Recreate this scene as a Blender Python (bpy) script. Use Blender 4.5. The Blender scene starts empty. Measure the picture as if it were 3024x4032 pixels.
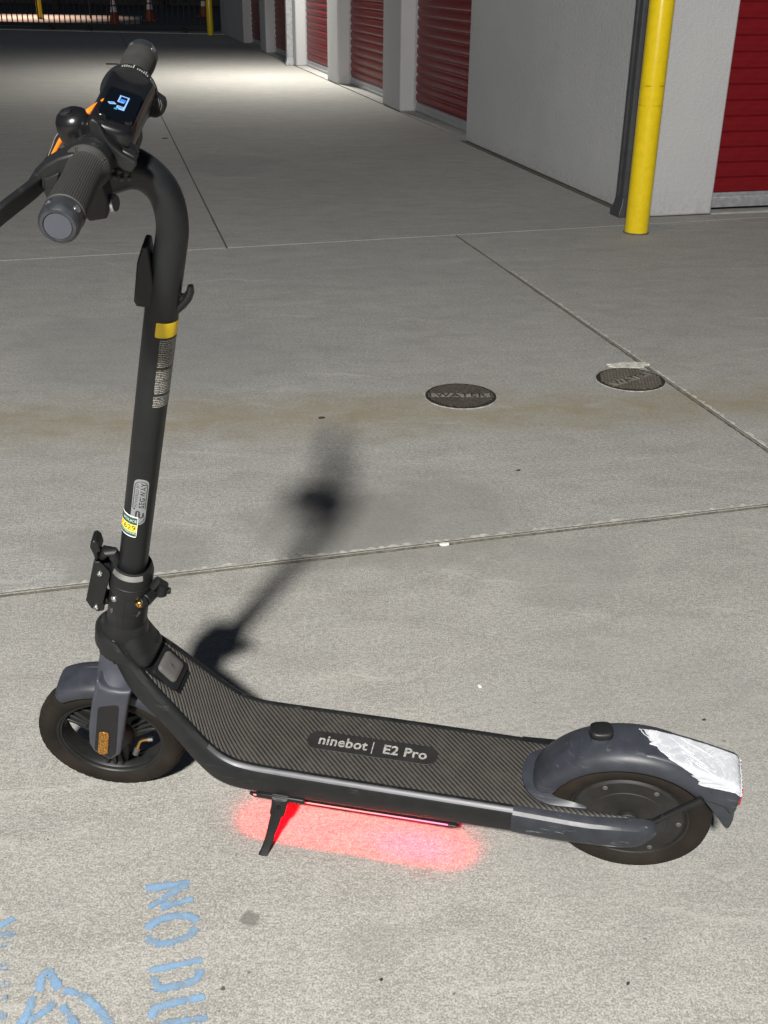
import bpy, bmesh, math, random
from mathutils import Vector, Matrix
random.seed(7)
SC = bpy.context.scene
COL = SC.collection
R = math.radians

# ------------------------------------------------------------------ camera, sky, lights, exposure
H = 1.275
pitch, roll = R(26.4995), R(0.7045)
fwd = Vector((0, math.cos(pitch), -math.sin(pitch)))
right0 = Vector((1, 0, 0)); up0 = right0.cross(fwd)
rightv = right0 * math.cos(roll) + up0 * math.sin(roll)
upv = rightv.cross(fwd)
cam = bpy.data.cameras.new('camera'); camo = bpy.data.objects.new('camera', cam); COL.objects.link(camo)
mw = Matrix((rightv, upv, -fwd)).transposed().to_4x4(); mw.translation = Vector((0, 0, H))
camo.matrix_world = mw
cam.sensor_fit = 'VERTICAL'; cam.sensor_height = 36.0; cam.sensor_width = 27.0
cam.lens = 36 * 4267.75 / 4032
cam.clip_start = 0.02; cam.clip_end = 400
SC.camera = camo

world = bpy.data.worlds.new('World'); SC.world = world; world.use_nodes = True
wn = world.node_tree.nodes; wl = world.node_tree.links
sky = wn.new('ShaderNodeTexSky'); sky.sky_type = 'NISHITA'; sky.sun_disc = False
sky.sun_elevation = R(30); sky.sun_rotation = R(200)
bg = wn['Background']; bg.inputs['Strength'].default_value = 0.015
wl.new(sky.outputs[0], bg.inputs['Color'])

def look(o, loc, target):
    o.location = loc
    o.rotation_euler = (Vector(target) - Vector(loc)).to_track_quat('-Z', 'Y').to_euler()
def area_lamp(name, loc, target, power, size, size_y, color, spread=180):
    l = bpy.data.lights.new(name, 'AREA'); l.shape = 'RECTANGLE'; l.size = size; l.size_y = size_y
    l.energy = power; l.color = color; l.spread = R(spread)
    o = bpy.data.objects.new(name, l); COL.objects.link(o); look(o, loc, target); return o
GLOW = 1.3
# wall-pack lamp on the building behind the camera, the wall pack above the third door, street lamp past the gate
area_lamp('wall_pack_light', (-0.73, -3.5, 4.60), (0.0, 1.9, 0.0), 1140, 0.40, 0.30, (1.0, 0.975, 0.915))
area_lamp('far_wall_pack_light', (-1.16, 15.6, 3.4), (-1.75, 15.3, 0), 205, 0.30, 0.2, (1.0, 0.972, 0.885), 128)
area_lamp('street_light', (-10.5, 35.0, 6.0), (-10.6, 33.8, 0), 190, 0.3, 0.3, (1.0, 0.66, 0.5), 60)

SC.view_settings.view_transform = 'Standard'
SC.view_settings.look = 'None'; SC.view_settings.gamma = 1.0; SC.view_settings.exposure = 0.0
SC.view_settings.use_curve_mapping = False

# ------------------------------------------------------------------ helpers
def tag(o, label=None, cat=None, group=None, kind=None):
    if label: o['label'] = label
    if cat: o['category'] = cat
    if group: o['group'] = group
    if kind: o['kind'] = kind
    return o
def mesh_obj(name, me, parent=None):
    o = bpy.data.objects.new(name, me); COL.objects.link(o)
    if parent is not None: o.parent = parent
    return o
def empty(name, loc=(0, 0, 0), rz=0):
    o = bpy.data.objects.new(name, None); COL.objects.link(o); o.location = loc; o.rotation_euler = (0, 0, rz)
    o.empty_display_size = 0.1
    return o

class MB:
    def __init__(s): s.v = []; s.f = []; s.uv = {}
    def add(s, V, F):
        b = len(s.v); s.v += [tuple(p) for p in V]; s.f += [tuple(i + b for i in f) for f in F]; return b
    def box(s, x0, x1, y0, y1, z0, z1):
        V = [(x, y, z) for x in (x0, x1) for y in (y0, y1) for z in (z0, z1)]
        s.add(V, [(0, 1, 3, 2), (4, 6, 7, 5), (0, 4, 5, 1), (2, 3, 7, 6), (0, 2, 6, 4), (1, 5, 7, 3)]); return s
    def prism(s, poly, f0, f1):
        """poly: list of 2d pts; f0,f1 map (a,b)->3d"""
        n = len(poly); V = [f0(*p) for p in poly] + [f1(*p) for p in poly]
        F = [tuple(range(n))[::-1], tuple(range(n, 2 * n))] + [(i, (i + 1) % n, n + (i + 1) % n, n + i) for i in range(n)]
        s.add(V, F); return s
    def xz(s, poly, y0, y1):
        return s.prism(poly, lambda a, b: (a, y0, b), lambda a, b: (a, y1, b))
    def xy(s, poly, z0, z1):
        return s.prism(poly, lambda a, b: (a, b, z0), lambda a, b: (a, b, z1))
    def loft(s, rings, closed=True, caps=True):
        n = len(rings[0]); b = len(s.v)
        for r in rings: s.v += [tuple(p) for p in r]
        m = n if closed else n - 1
        for i in range(len(rings) - 1):
            for j in range(m):
                a = b + i * n + j; c = b + i * n + (j + 1) % n
                s.f.append((a, c, c + n, a + n))
        if caps and closed:
            s.f.append(tuple(b + j for j in range(n))[::-1]); s.f.append(tuple(b + (len(rings) - 1) * n + j for j in range(n)))
        return s
    def tube(s, path, rad, n=16, caps=True, flat=1.0, upref=None):
        P = [Vector(p) for p in path]
        if not hasattr(rad, '__len__'): rad = [rad] * len(P)
        rings = []
        ref = Vector(upref) if upref else None
        prev = None
        for i, p in enumerate(P):
            t = (P[min(i + 1, len(P) - 1)] - P[max(i - 1, 0)]).normalized()
            if prev is None:
                u = ref if ref else (Vector((0, 0, 1)) if abs(t.z) < .9 else Vector((0, 1, 0)))
            else: u = prev
            u = (u - t * u.dot(t)).normalized(); prev = u; w = t.cross(u)
            rings.append([p + (u * math.cos(a) * flat + w * math.sin(a)) * rad[i] for a in [2 * math.pi * k / n for k in range(n)]])
        return s.loft(rings, True, caps)
    def lathe(s, prof, o, ax, ref=None, n=32, a0=0, a1=2 * math.pi, caps=False):
        """prof: (radius, along)"""
        o = Vector(o); ax = Vector(ax).normalized()
        u = Vector(ref) if ref else (Vector((0, 0, 1)) if abs(ax.z) < .9 else Vector((1, 0, 0)))
        u = (u - ax * u.dot(ax)).normalized(); w = ax.cross(u)
        full = abs(a1 - a0 - 2 * math.pi) < 1e-6
        m = n if full else n + 1
        rings = []
        for r, h in prof:
            rings.append([o + ax * h + (u * math.cos(a) + w * math.sin(a)) * r for a in [a0 + (a1 - a0) * k / n for k in range(m)]])
        return s.loft(rings, full, caps and full)
    def build(s, name, mat, parent=None, bevel=0, angle=35, smooth=True, seg=2, xf=None, doubles=True):
        me = bpy.data.meshes.new(name)
        V = s.v if xf is None else [tuple(xf(Vector(p))) for p in s.v]
        me.from_pydata(V, [], s.f)
        bm = bmesh.new(); bm.from_mesh(me)
        if doubles: bmesh.ops.remove_doubles(bm, verts=bm.verts, dist=1e-6)
        bmesh.ops.recalc_face_normals(bm, faces=bm.faces)
        bm.to_mesh(me); bm.free()
        if mat: me.materials.append(mat)
        if smooth:
            me.shade_smooth(); me.set_sharp_from_angle(angle=R(angle))
        o = mesh_obj(name, me, parent)
        if bevel:
            md = o.modifiers.new('bevel', 'BEVEL'); md.width = bevel; md.segments = seg; md.limit_method = 'ANGLE'; md.angle_limit = R(angle)
            md.harden_normals = False
        return o

# ------------------------------------------------------------------ materials
def new_mat(name):
    m = bpy.data.materials.new(name); m.use_nodes = True
    nt = m.node_tree; b = nt.nodes['Principled BSDF']
    return m, nt.nodes, nt.links, b
def mixc(N, L, fac, a, b, blend='MIX'):
    n = N.new('ShaderNodeMix'); n.data_type = 'RGBA'; n.blend_type = blend
    for sock, v in ((n.inputs[0], fac), (n.inputs[6], a), (n.inputs[7], b)):
        if hasattr(v, 'is_linked') or hasattr(v, 'links'): L.new(v, sock)
        elif hasattr(v, '__len__'): sock.default_value = (*v, 1) if len(v) == 3 else v
        else: sock.default_value = v
    return n.outputs[2]
def math_n(N, L, op, a, b=None, c=None, clamp=False):
    n = N.new('ShaderNodeMath'); n.operation = op; n.use_clamp = clamp
    for i, v in enumerate((a, b, c)):
        if v is None: continue
        if hasattr(v, 'links'): L.new(v, n.inputs[i])
        else: n.inputs[i].default_value = v
    return n.outputs[0]
def noise(N, L, vec, scale, detail=4, rough=.55, dist=0):
    n = N.new('ShaderNodeTexNoise'); n.inputs['Scale'].default_value = scale; n.inputs['Detail'].default_value = detail
    n.inputs['Roughness'].default_value = rough; n.inputs['Distortion'].default_value = dist
    if vec is not None: L.new(vec, n.inputs['Vector'])
    return n.outputs[0]
def ramp(N, L, fac, stops):
    n = N.new('ShaderNodeValToRGB'); L.new(fac, n.inputs[0]); e = n.color_ramp.elements
    while len(e) < len(stops): e.new(0.5)
    for i, (p, c) in enumerate(stops):
        e[i].position = p; e[i].color = (c, c, c, 1) if not hasattr(c, '__len__') else (*c, 1)
    return n.outputs[0]
def obj_coord(N): return N.new('ShaderNodeTexCoord').outputs['Object']
def mapping(N, L, vec, scale=(1, 1, 1), rot=(0, 0, 0), loc=(0, 0, 0)):
    n = N.new('ShaderNodeMapping'); L.new(vec, n.inputs[0]); n.inputs['Scale'].default_value = scale
    n.inputs['Rotation'].default_value = rot; n.inputs['Location'].default_value = loc; return n.outputs[0]
def bump(N, L, b, height, strength=.3, dist=.001, prev=None):
    n = N.new('ShaderNodeBump'); n.inputs['Strength'].default_value = strength; n.inputs['Distance'].default_value = dist
    L.new(height, n.inputs['Height'])
    if prev is not None: L.new(prev, n.inputs['Normal'])
    L.new(n.outputs[0], b.inputs['Normal']); return n.outputs[0]

def simple(name, col, rough=.5, metal=0, var=.25, scale=40, bmp=.0, bscale=400, spec=.5, coat=0, scuff=None, scuffs=.5):
    """painted / moulded material with blotchy wear, fine grain and optional light scuffs"""
    m, N, L, b = new_mat(name)
    oc = obj_coord(N)
    n1 = noise(N, L, oc, scale, 6)
    lo = [c * (1 - var) for c in col]; hi = [min(1, c * (1 + var)) for c in col]
    c = mixc(N, L, ramp(N, L, n1, [(.3, 0.), (.7, 1.)]), lo, hi)
    if scuff:
        st = mapping(N, L, oc, (14, 60, 160), (0, .12, 0))
        s1 = ramp(N, L, noise(N, L, st, 1.0, 5, .7, .4), [(.585, 0.), (.64, 1.)])
        s2 = ramp(N, L, noise(N, L, oc, 17, 3), [(.47, 0.), (.58, 1.)])
        fac = math_n(N, L, 'MULTIPLY', math_n(N, L, 'MULTIPLY', s1, s2), scuffs)
        c = mixc(N, L, fac, c, scuff)
    L.new(c, b.inputs['Base Color'])
    rr = math_n(N, L, 'MULTIPLY_ADD', n1, .22, rough - .11)
    L.new(rr, b.inputs['Roughness']); b.inputs['Metallic'].default_value = metal
    b.inputs['Specular IOR Level'].default_value = spec
    if coat: b.inputs['Coat Weight'].default_value = coat; b.inputs['Coat Roughness'].default_value = .12
    if bmp: bump(N, L, b, noise(N, L, oc, bscale, 3, .6), bmp, .0006)
    return m
def emit(name, col, strength):
    m, N, L, b = new_mat(name); b.inputs['Base Color'].default_value = (.01, .01, .01, 1)
    b.inputs['Emission Color'].default_value = (*col, 1); b.inputs['Emission Strength'].default_value = strength; return m

M = {}
M['black'] = simple('black_plastic', (.0080, .0083, .0090), .46, spec=.36, var=.2, bmp=.15, bscale=900, scuff=(.05, .052, .055), scuffs=.3)
M['black_gloss'] = simple('black_gloss', (.006, .006, .007), .24, var=.2, spec=.45)
M['black_paint'] = simple('satin_black_paint', (.0075, .0080, .0092), .42, spec=.36, var=.15, bmp=.1, bscale=1500)
M['deck_frame'] = simple('deck_frame_paint', (.0080, .0085, .0095), .44, spec=.36, var=.25, bmp=.12, bscale=700, scuff=(.055, .057, .062), scuffs=.45)
M['slate'] = simple('slate_plastic', (.026, .0285, .037), .46, spec=.4, var=.18, bmp=.1, bscale=700, scuff=(.085, .09, .105), scuffs=.5)
M['slate_worn'] = simple('worn_slate_plastic', (.022, .024, .031), .46, spec=.4, var=.25, bmp=.15, bscale=700, scuff=(.30, .31, .34), scuffs=.95)
M['fork'] = simple('fork_slate', (.040, .043, .056), .48, spec=.4, var=.1, bmp=.06, bscale=900)
M['rubber_grey'] = simple('grey_rubber', (.070, .067, .065), .65, spec=.35, var=.12, bmp=.2, bscale=900)
M['tyre'] = simple('tyre_rubber', (.0135, .0105, .008), .8, spec=.2, var=.4, scale=18, bmp=.35, bscale=500)
M['rim'] = simple('rim_black', (.0095, .0098, .0102), .5, spec=.35, var=.3, bmp=.1)
M['motor'] = simple('motor_cover', (.0145, .0138, .0130), .62, spec=.35, var=.4, scale=20, bmp=.2)
M['steel'] = simple('brushed_steel', (.55, .55, .56), .32, metal=1, var=.15)
M['trim'] = simple('pale_trim', (.085, .085, .093), .5, metal=.5, var=.2)
M['arm_edge'] = simple('worn_arm_edge', (.062, .064, .074), .5, var=.3, scale=60)
M['brass'] = simple('brass', (.62, .36, .12), .3, metal=1)
M['orange'] = simple('orange_plastic', (.62, .15, .008), .45, var=.08)
M['white_line'] = simple('white_edge', (.25, .25, .24), .5)
M['grip'] = simple('grip_rubber', (.022, .0215, .021), .72, var=.2)
M['cap_face'] = simple('cap_face', (.052, .056, .068), .55, spec=.3, var=.08)
M['cap_ring'] = simple('cap_ring', (.055, .058, .066), .33, metal=.6, var=.3, scale=90)
M['yellow_label'] = simple('yellow_label', (.80, .55, .01), .45, var=.12, scale=60)
M['silver_label'] = simple('silver_label', (.20, .205, .21), .45, var=.12, scale=150)
M['label_ink'] = simple('label_ink', (.02, .02, .022), .5)
M['white_ink'] = simple('white_ink', (.75, .75, .74), .5, var=.1)
M['green_ink'] = simple('green_ink', (.015, .075, .055), .5, var=.1)
M['sticker_yellow'] = simple('sticker_yellow', (.78, .60, .05), .5, var=.08)
M['orange_ink'] = simple('orange_ink', (.75, .20, .05), .5)
M['red_ink'] = simple('red_lens', (.35, .012, .008), .3)
M['logo'] = simple('logo_grey', (.24, .235, .225), .6, var=.45, scale=260)
M['pill'] = simple('logo_pad', (.009, .0088, .0085), .6, var=.2, bmp=.1)
M['screen'] = simple('screen_glass', (.002, .0025, .004), .12, var=.05, spec=.5)
M['glow_blue'] = emit('display_blue', (.05, .30, 1.0), 1.0)
M['glow_pale'] = emit('display_pale', (.30, .55, 1.0), 1.25)
M['glow_teal'] = emit('display_teal', (.03, .42, .62), 1.0)
M['gate'] = simple('gate_black', (.012, .012, .013), .5)
M['cone_orange'] = simple('cone_orange', (.30, .05, .018), .6)
M['cone_white'] = simple('cone_white', (.75, .74, .72), .5)
M['galv'] = simple('galvanised', (.33, .34, .36), .42, metal=.35, var=.2, scale=30)
M['downspout'] = simple('downspout_grey', (.047, .049, .054), .5, var=.15, scale=12)
M['chip'] = simple('pale_chip', (.7, .7, .66), .6)
M['dark_bit'] = simple('dark_bit', (.03, .026, .022), .8)

def mat_red_door():
    m, N, L, b = new_mat('red_door_paint')
    oc = obj_coord(N)
    n1 = noise(N, L, mapping(N, L, oc, (1, 1, 6)), 9, 6, .6)
    c = mixc(N, L, ramp(N, L, n1, [(.3, 0.), (.75, 1.)]), (.125, .0035, .0060), (.165, .0050, .0085))
    L.new(c, b.inputs['Base Color'])
    L.new(math_n(N, L, 'MULTIPLY_ADD', n1, .25, .30), b.inputs['Roughness']); b.inputs['Specular IOR Level'].default_value = .32
    bump(N, L, b, noise(N, L, oc, 160, 3), .12, .0006)
    return m
M['red'] = mat_red_door()

def mat_stucco():
    m, N, L, b = new_mat('white_stucco')
    oc = obj_coord(N)
    big = noise(N, L, oc, 1.3, 5, .6)
    c = mixc(N, L, ramp(N, L, big, [(.3, 0.), (.7, 1.)]), (.395, .40, .415), (.445, .448, .457))
    # splash dirt close to the ground
    sep = N.new('ShaderNodeSeparateXYZ'); L.new(oc, sep.inputs[0])
    low = math_n(N, L, 'SUBTRACT', .16, sep.outputs[2]); low = math_n(N, L, 'MULTIPLY', low, 5.0, clamp=True)
    d = math_n(N, L, 'MULTIPLY', low, ramp(N, L, noise(N, L, oc, 22, 6, .7), [(.42, 0.), (.66, .7)]))
    c = mixc(N, L, d, c, (.27, .26, .24))
    L.new(c, b.inputs['Base Color']); b.inputs['Roughness'].default_value = .85
    n1 = noise(N, L, oc, 120, 5, .65); n2 = noise(N, L, oc, 38, 3, .5)
    hgt = math_n(N, L, 'ADD', n1, math_n(N, L, 'MULTIPLY', n2, .8))
    bump(N, L, b, hgt, .8, .005)
    return m
M['stucco'] = mat_stucco()

def mat_yellow():
    m, N, L, b = new_mat('yellow_bollard_paint')
    oc = obj_coord(N)
    n1 = noise(N, L, oc, 30, 6, .7)
    c = mixc(N, L, ramp(N, L, n1, [(.3, 0.), (.7, 1.)]), (.60, .43, .006), (.70, .515, .010))
    chips = ramp(N, L, noise(N, L, mapping(N, L, oc, (1, 1, .5)), 55, 4, .6), [(.70, 0.), (.76, .8)])
    c = mixc(N, L, chips, c, (.30, .21, .03))
    # horizontal scrape rings from car bumpers
    sep = N.new('ShaderNodeSeparateXYZ'); L.new(oc, sep.inputs[0])
    for z, w in ((.665, .004), (.76, .005)):
        d = math_n(N, L, 'ABSOLUTE', math_n(N, L, 'SUBTRACT', sep.outputs[2], z))
        d = math_n(N, L, 'SUBTRACT', 1.0, math_n(N, L, 'DIVIDE', d, w), clamp=True)
        d = math_n(N, L, 'MULTIPLY', d, ramp(N, L, noise(N, L, oc, 18, 4), [(.4, 0.), (.6, .85)]))
        c = mixc(N, L, d, c, (.16, .11, .015))
    L.new(c, b.inputs['Base Color']); b.inputs['Roughness'].default_value = .24
    bump(N, L, b, noise(N, L, oc, 70, 3), .10, .001)
    return m
M['yellow'] = mat_yellow()

# frames of the site: alley direction tu, across (towards the building) tw
TU = Vector((-.254, .967, 0)).normalized(); TW = Vector((TU.y, -TU.x, 0))
ROT = math.atan2(TW.y, TW.x)
def site(w, u, z=0): return TW * w + TU * u + Vector((0, 0, z))

def mat_concrete(name, warm=0.0, grain=1.0, seed=0.0):
    m, N, L, b = new_mat(name)
    oc = N.new('ShaderNodeTexCoord').outputs['Object']
    oc = mapping(N, L, oc, (1, 1, 1), (0, 0, 0), (seed, seed * .7, 0))
    base = N.new('ShaderNodeTexCoord').outputs['Object']
    rotv = mapping(N, L, base, (1, 1, 1), (0, 0, -ROT))
    big = noise(N, L, oc, .8, 6, .6, .3)
    c = mixc(N, L, ramp(N, L, big, [(.3, 0.), (.7, 1.)]), (.285, .282, .276), (.345, .338, .322))
    # broom / trowel streaks across the alley
    br = noise(N, L, mapping(N, L, rotv, (1.9, 7, 1)), 1.9, 8, .72, 1.2)
    c = mixc(N, L, ramp(N, L, br, [(.34, .5), (.56, 0.)]), c, (.225, .223, .22))
    br2 = noise(N, L, mapping(N, L, rotv, (90, 6, 1)), 1.0, 3, .6)
    c = mixc(N, L, ramp(N, L, br2, [(.35, .22), (.55, 0.)]), c, (.24, .235, .225))
    # worn pale patches and grime
    pt = noise(N, L, mapping(N, L, rotv, (.5, 2.0, 1)), 2.6, 7, .7, .8)
    c = mixc(N, L, ramp(N, L, pt, [(.55, 0.), (.72, .45)]), c, (.40, .395, .375))
    gr = noise(N, L, mapping(N, L, oc, (1, 1.8, 1)), 5.5, 8, .72, .5)
    c = mixc(N, L, ramp(N, L, gr, [(.47, 0.), (.66, .6)]), c, (.20, .195, .187))
    # exposed-sand grain
    g = noise(N, L, oc, 300, 3, .75)
    dk = ramp(N, L, g, [(.38, 1.), (.50, 0.)]); lt = ramp(N, L, g, [(.50, 0.), (.64, 1.)])
    c = mixc(N, L, math_n(N, L, 'MULTIPLY', dk, .62 * grain), c, (.105, .10, .088))
    c = mixc(N, L, math_n(N, L, 'MULTIPLY', lt, .55 * grain), c, (.56, .545, .50))
    g2 = noise(N, L, mapping(N, L, oc, (1, 1.5, 1)), 85, 5, .75)
    c = mixc(N, L, ramp(N, L, g2, [(.38, .5 * grain), (.5, 0.)]), c, (.165, .16, .15))
    c = mixc(N, L, ramp(N, L, g2, [(.52, 0.), (.66, .42 * grain)]), c, (.46, .452, .43))
    # hair-fine trowel arcs and tyre scuffs
    wv = N.new('ShaderNodeTexWave'); wv.wave_type = 'RINGS'; wv.inputs['Scale'].default_value = 2.2; wv.inputs['Distortion'].default_value = 9.0; wv.inputs['Detail'].default_value = 4; wv.inputs['Detail Scale'].default_value = 1.1
    L.new(oc, wv.inputs['Vector'])
    arc = ramp(N, L, wv.outputs['Fac'], [(.955, 0.), (.99, 1.)])
    arc = math_n(N, L, 'MULTIPLY', arc, ramp(N, L, noise(N, L, oc, 2.6, 4), [(.5, 0.), (.66, .28)]))
    c = mixc(N, L, arc, c, (.47, .46, .44))
    sp = ramp(N, L, noise(N, L, oc, 62, 2, .5), [(.74, 0.), (.77, .75)])
    c = mixc(N, L, sp, c, (.09, .085, .08))
    # brown silt band left by the water in the swale across the drive
    sep = N.new('ShaderNodeSeparateXYZ'); L.new(base, sep.inputs[0])
    wob = math_n(N, L, 'MULTIPLY_ADD', noise(N, L, base, 3.5, 6, .65), .5, -.25)
    line = math_n(N, L, 'MULTIPLY_ADD', sep.outputs[0], -.11, sep.outputs[1])
    line = math_n(N, L, 'ADD', line, wob)
    d = math_n(N, L, 'ABSOLUTE', math_n(N, L, 'SUBTRACT', line, 3.27))
    band = math_n(N, L, 'SUBTRACT', 1.0, math_n(N, L, 'DIVIDE', d, .26), clamp=True)
    c = mixc(N, L, math_n(N, L, 'MULTIPLY', math_n(N, L, 'MULTIPLY', band, ramp(N, L, gr, [(.3, .35), (.6, 1.)])), .75), c, (.235, .20, .125))
    # stains with a shape of their own: oil, gum, tyre scuffs
    for (sx, sy, r, k, colr) in ((-.193, 1.183, .017, .7, (.11, .105, .10)), (-.217, 1.058, .0045, .9, (.06, .055, .05)), (-.005, 1.14, .05, .25, (.20, .19, .18)),
                                 (-.14, 2.50, .26, .5, (.19, .187, .175)), (.10, 2.52, .34, .5, (.19, .185, .172)), (.45, 2.25, .2, .3, (.2, .198, .19)), (-.62, 2.30, .22, .5, (.19, .187, .18)), (.55, 1.55, .5, .25, (.22, .218, .215)), (-.9, 3.9, .6, .3, (.2, .198, .195)), (-1.2, 8.2, .5, .3, (.18, .18, .18))):
        vm = N.new('ShaderNodeVectorMath'); vm.operation = 'DISTANCE'; L.new(base, vm.inputs[0]); vm.inputs[1].default_value = (sx, sy, 0)
        dd = math_n(N, L, 'ADD', vm.outputs['Value'], math_n(N, L, 'MULTIPLY_ADD', noise(N, L, base, 1.2 / r, 5, .7), r * 1.6, -r * .8))
        f = math_n(N, L, 'SUBTRACT', 1.0, math_n(N, L, 'DIVIDE', dd, r), clamp=True)
        f = math_n(N, L, 'MULTIPLY', ramp(N, L, f, [(.0, 0.), (.35, 1.)]), k)
        c = mixc(N, L, f, c, colr)
    if warm: c = mixc(N, L, warm, c, (1.0, .965, .89), 'MULTIPLY')  # tint mixes the slab's own tone with the lamps' warm cast
    L.new(c, b.inputs['Base Color'])
    b.inputs['Roughness'].default_value = .82; b.inputs['Specular IOR Level'].default_value = .3
    h = math_n(N, L, 'ADD', math_n(N, L, 'MULTIPLY', g, .7), math_n(N, L, 'MULTIPLY', gr, 1.2))
    h = math_n(N, L, 'ADD', h, math_n(N, L, 'MULTIPLY', br2, .6))
    bump(N, L, b, h, .45, .0022)
    return m
M['conc_near'] = mat_concrete('concrete_near', .25, .95)
M['conc_mid'] = mat_concrete('concrete_mid', .0, 1.1, 4.3)
M['conc_mid2'] = mat_concrete('concrete_mid_right', .05, 1.1, 9.1)
M['conc_far'] = mat_concrete('concrete_far', .15, 1.0, 15.7)
M['conc_far2'] = mat_concrete('concrete_far_left', .12, 1.0, 22.2)
M['joint'] = simple('joint_dirt', (.085, .076, .06), .9, var=.5, scale=60, bmp=.6, bscale=200)
M['joint_lip'] = simple('joint_lip', (.50, .485, .44), .85, var=.35, scale=70, bmp=.5, bscale=250)
M['curb'] = simple('curb_concrete', (.30, .295, .28), .85, var=.2, scale=10, bmp=.4, bscale=150)
M['asphalt'] = simple('asphalt', (.05, .05, .05), .9, var=.3, scale=30, bmp=.5, bscale=150)
M['hedge'] = simple('dark_leaves', (.035, .045, .025), .7, var=.5, scale=6)
M['bark'] = simple('bark', (.06, .05, .04), .9, var=.3)
M['iron'] = simple('rusty_iron', (.014, .0125, .0105), .75, var=.5, scale=60, bmp=.4, bscale=400)
M['plate'] = simple('worn_plate', (.20, .178, .15), .7, var=.4, scale=45)
M['mortar'] = simple('mortar_ring', (.30, .29, .265), .9, var=.4, scale=60, bmp=.5, bscale=250)
M['iron_top'] = simple('worn_iron', (.085, .075, .062), .6, metal=.3, var=.35, scale=80)

def mat_stencil(name, cover):
    m, N, L, b = new_mat(name)
    oc = obj_coord(N)
    g = noise(N, L, oc, 215, 3, .7)
    c = mixc(N, L, ramp(N, L, g, [(.35, 0.), (.65, 1.)]), (.13, .23, .36), (.25, .39, .57))
    L.new(c, b.inputs['Base Color']); b.inputs['Roughness'].default_value = .8
    big = noise(N, L, oc, 26, 5, .7)
    a = math_n(N, L, 'ADD', math_n(N, L, 'MULTIPLY', g, .55), math_n(N, L, 'MULTIPLY', big, .45))
    uv = N.new('ShaderNodeUVMap').outputs[0]; su = N.new('ShaderNodeSeparateXYZ'); L.new(uv, su.inputs[0])
    ed = math_n(N, L, 'ABSOLUTE', math_n(N, L, 'MULTIPLY_ADD', su.outputs[1], 2.0, -1.0))      # overspray thins out towards the stroke edges
    a = math_n(N, L, 'ADD', a, math_n(N, L, 'MULTIPLY', math_n(N, L, 'POWER', ed, 3.0), .22))
    al = ramp(N, L, a, [(cover - .09, 1.), (cover + .09, 0.)])
    L.new(al, b.inputs['Alpha'])
    return m
M['stencil'] = mat_stencil('blue_stencil_paint', .56)
M['stencil_faded'] = mat_stencil('faded_blue_paint', .47)

def mat_mat():
    """ribbed deck rubber: UV in metres along / across the deck"""
    m, N, L, b = new_mat('ribbed_deck_rubber')
    uv = N.new('ShaderNodeUVMap').outputs[0]
    sep = N.new('ShaderNodeSeparateXYZ'); L.new(uv, sep.inputs[0])
    ph = math_n(N, L, 'MULTIPLY_ADD', sep.outputs[1], 1.09, sep.outputs[0])      # ribs run diagonally
    s = math_n(N, L, 'SINE', math_n(N, L, 'MULTIPLY', ph, 2 * math.pi / .0090))
    n1 = noise(N, L, uv, 30, 6, .7); n2 = noise(N, L, uv, 500, 2)
    rib = ramp(N, L, math_n(N, L, 'MULTIPLY_ADD', s, .5, .5), [(.12, 0.), (.55, 1.)])
    c = mixc(N, L, rib, (.006, .0056, .005), (.050, .045, .040))
    c = mixc(N, L, ramp(N, L, n1, [(.45, 0.), (.75, .4)]), c, (.070, .062, .053))
    c = mixc(N, L, ramp(N, L, noise(N, L, uv, 160, 2), [(.74, 0.), (.78, .8)]), c, (.22, .2, .17))
    L.new(c, b.inputs['Base Color']); b.inputs['Roughness'].default_value = .62
    h = math_n(N, L, 'ADD', rib, math_n(N, L, 'MULTIPLY', n2, .2))
    bump(N, L, b, h, .8, .0016)
    return m
M['mat'] = mat_mat()

def mat_grip():
    m, N, L, b = new_mat('knurled_grip')
    uv = N.new('ShaderNodeUVMap').outputs[0]
    sep = N.new('ShaderNodeSeparateXYZ'); L.new(uv, sep.inputs[0])
    a = math_n(N, L, 'SINE', math_n(N, L, 'MULTIPLY', math_n(N, L, 'ADD', sep.outputs[0], sep.outputs[1]), 2 * math.pi / .0046))
    c2 = math_n(N, L, 'SINE', math_n(N, L, 'MULTIPLY', math_n(N, L, 'SUBTRACT', sep.outputs[0], sep.outputs[1]), 2 * math.pi / .0046))
    k = math_n(N, L, 'MULTIPLY_ADD', math_n(N, L, 'MULTIPLY', a, c2), .5, .5)
    k = ramp(N, L, k, [(.35, 0.), (.65, 1.)])
    c = mixc(N, L, k, (.007, .007, .007), (.026, .025, .023))
    L.new(c, b.inputs['Base Color']); b.inputs['Roughness'].default_value = .6
    bump(N, L, b, k, .8, .001); return m
M['knurl'] = mat_grip()

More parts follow.
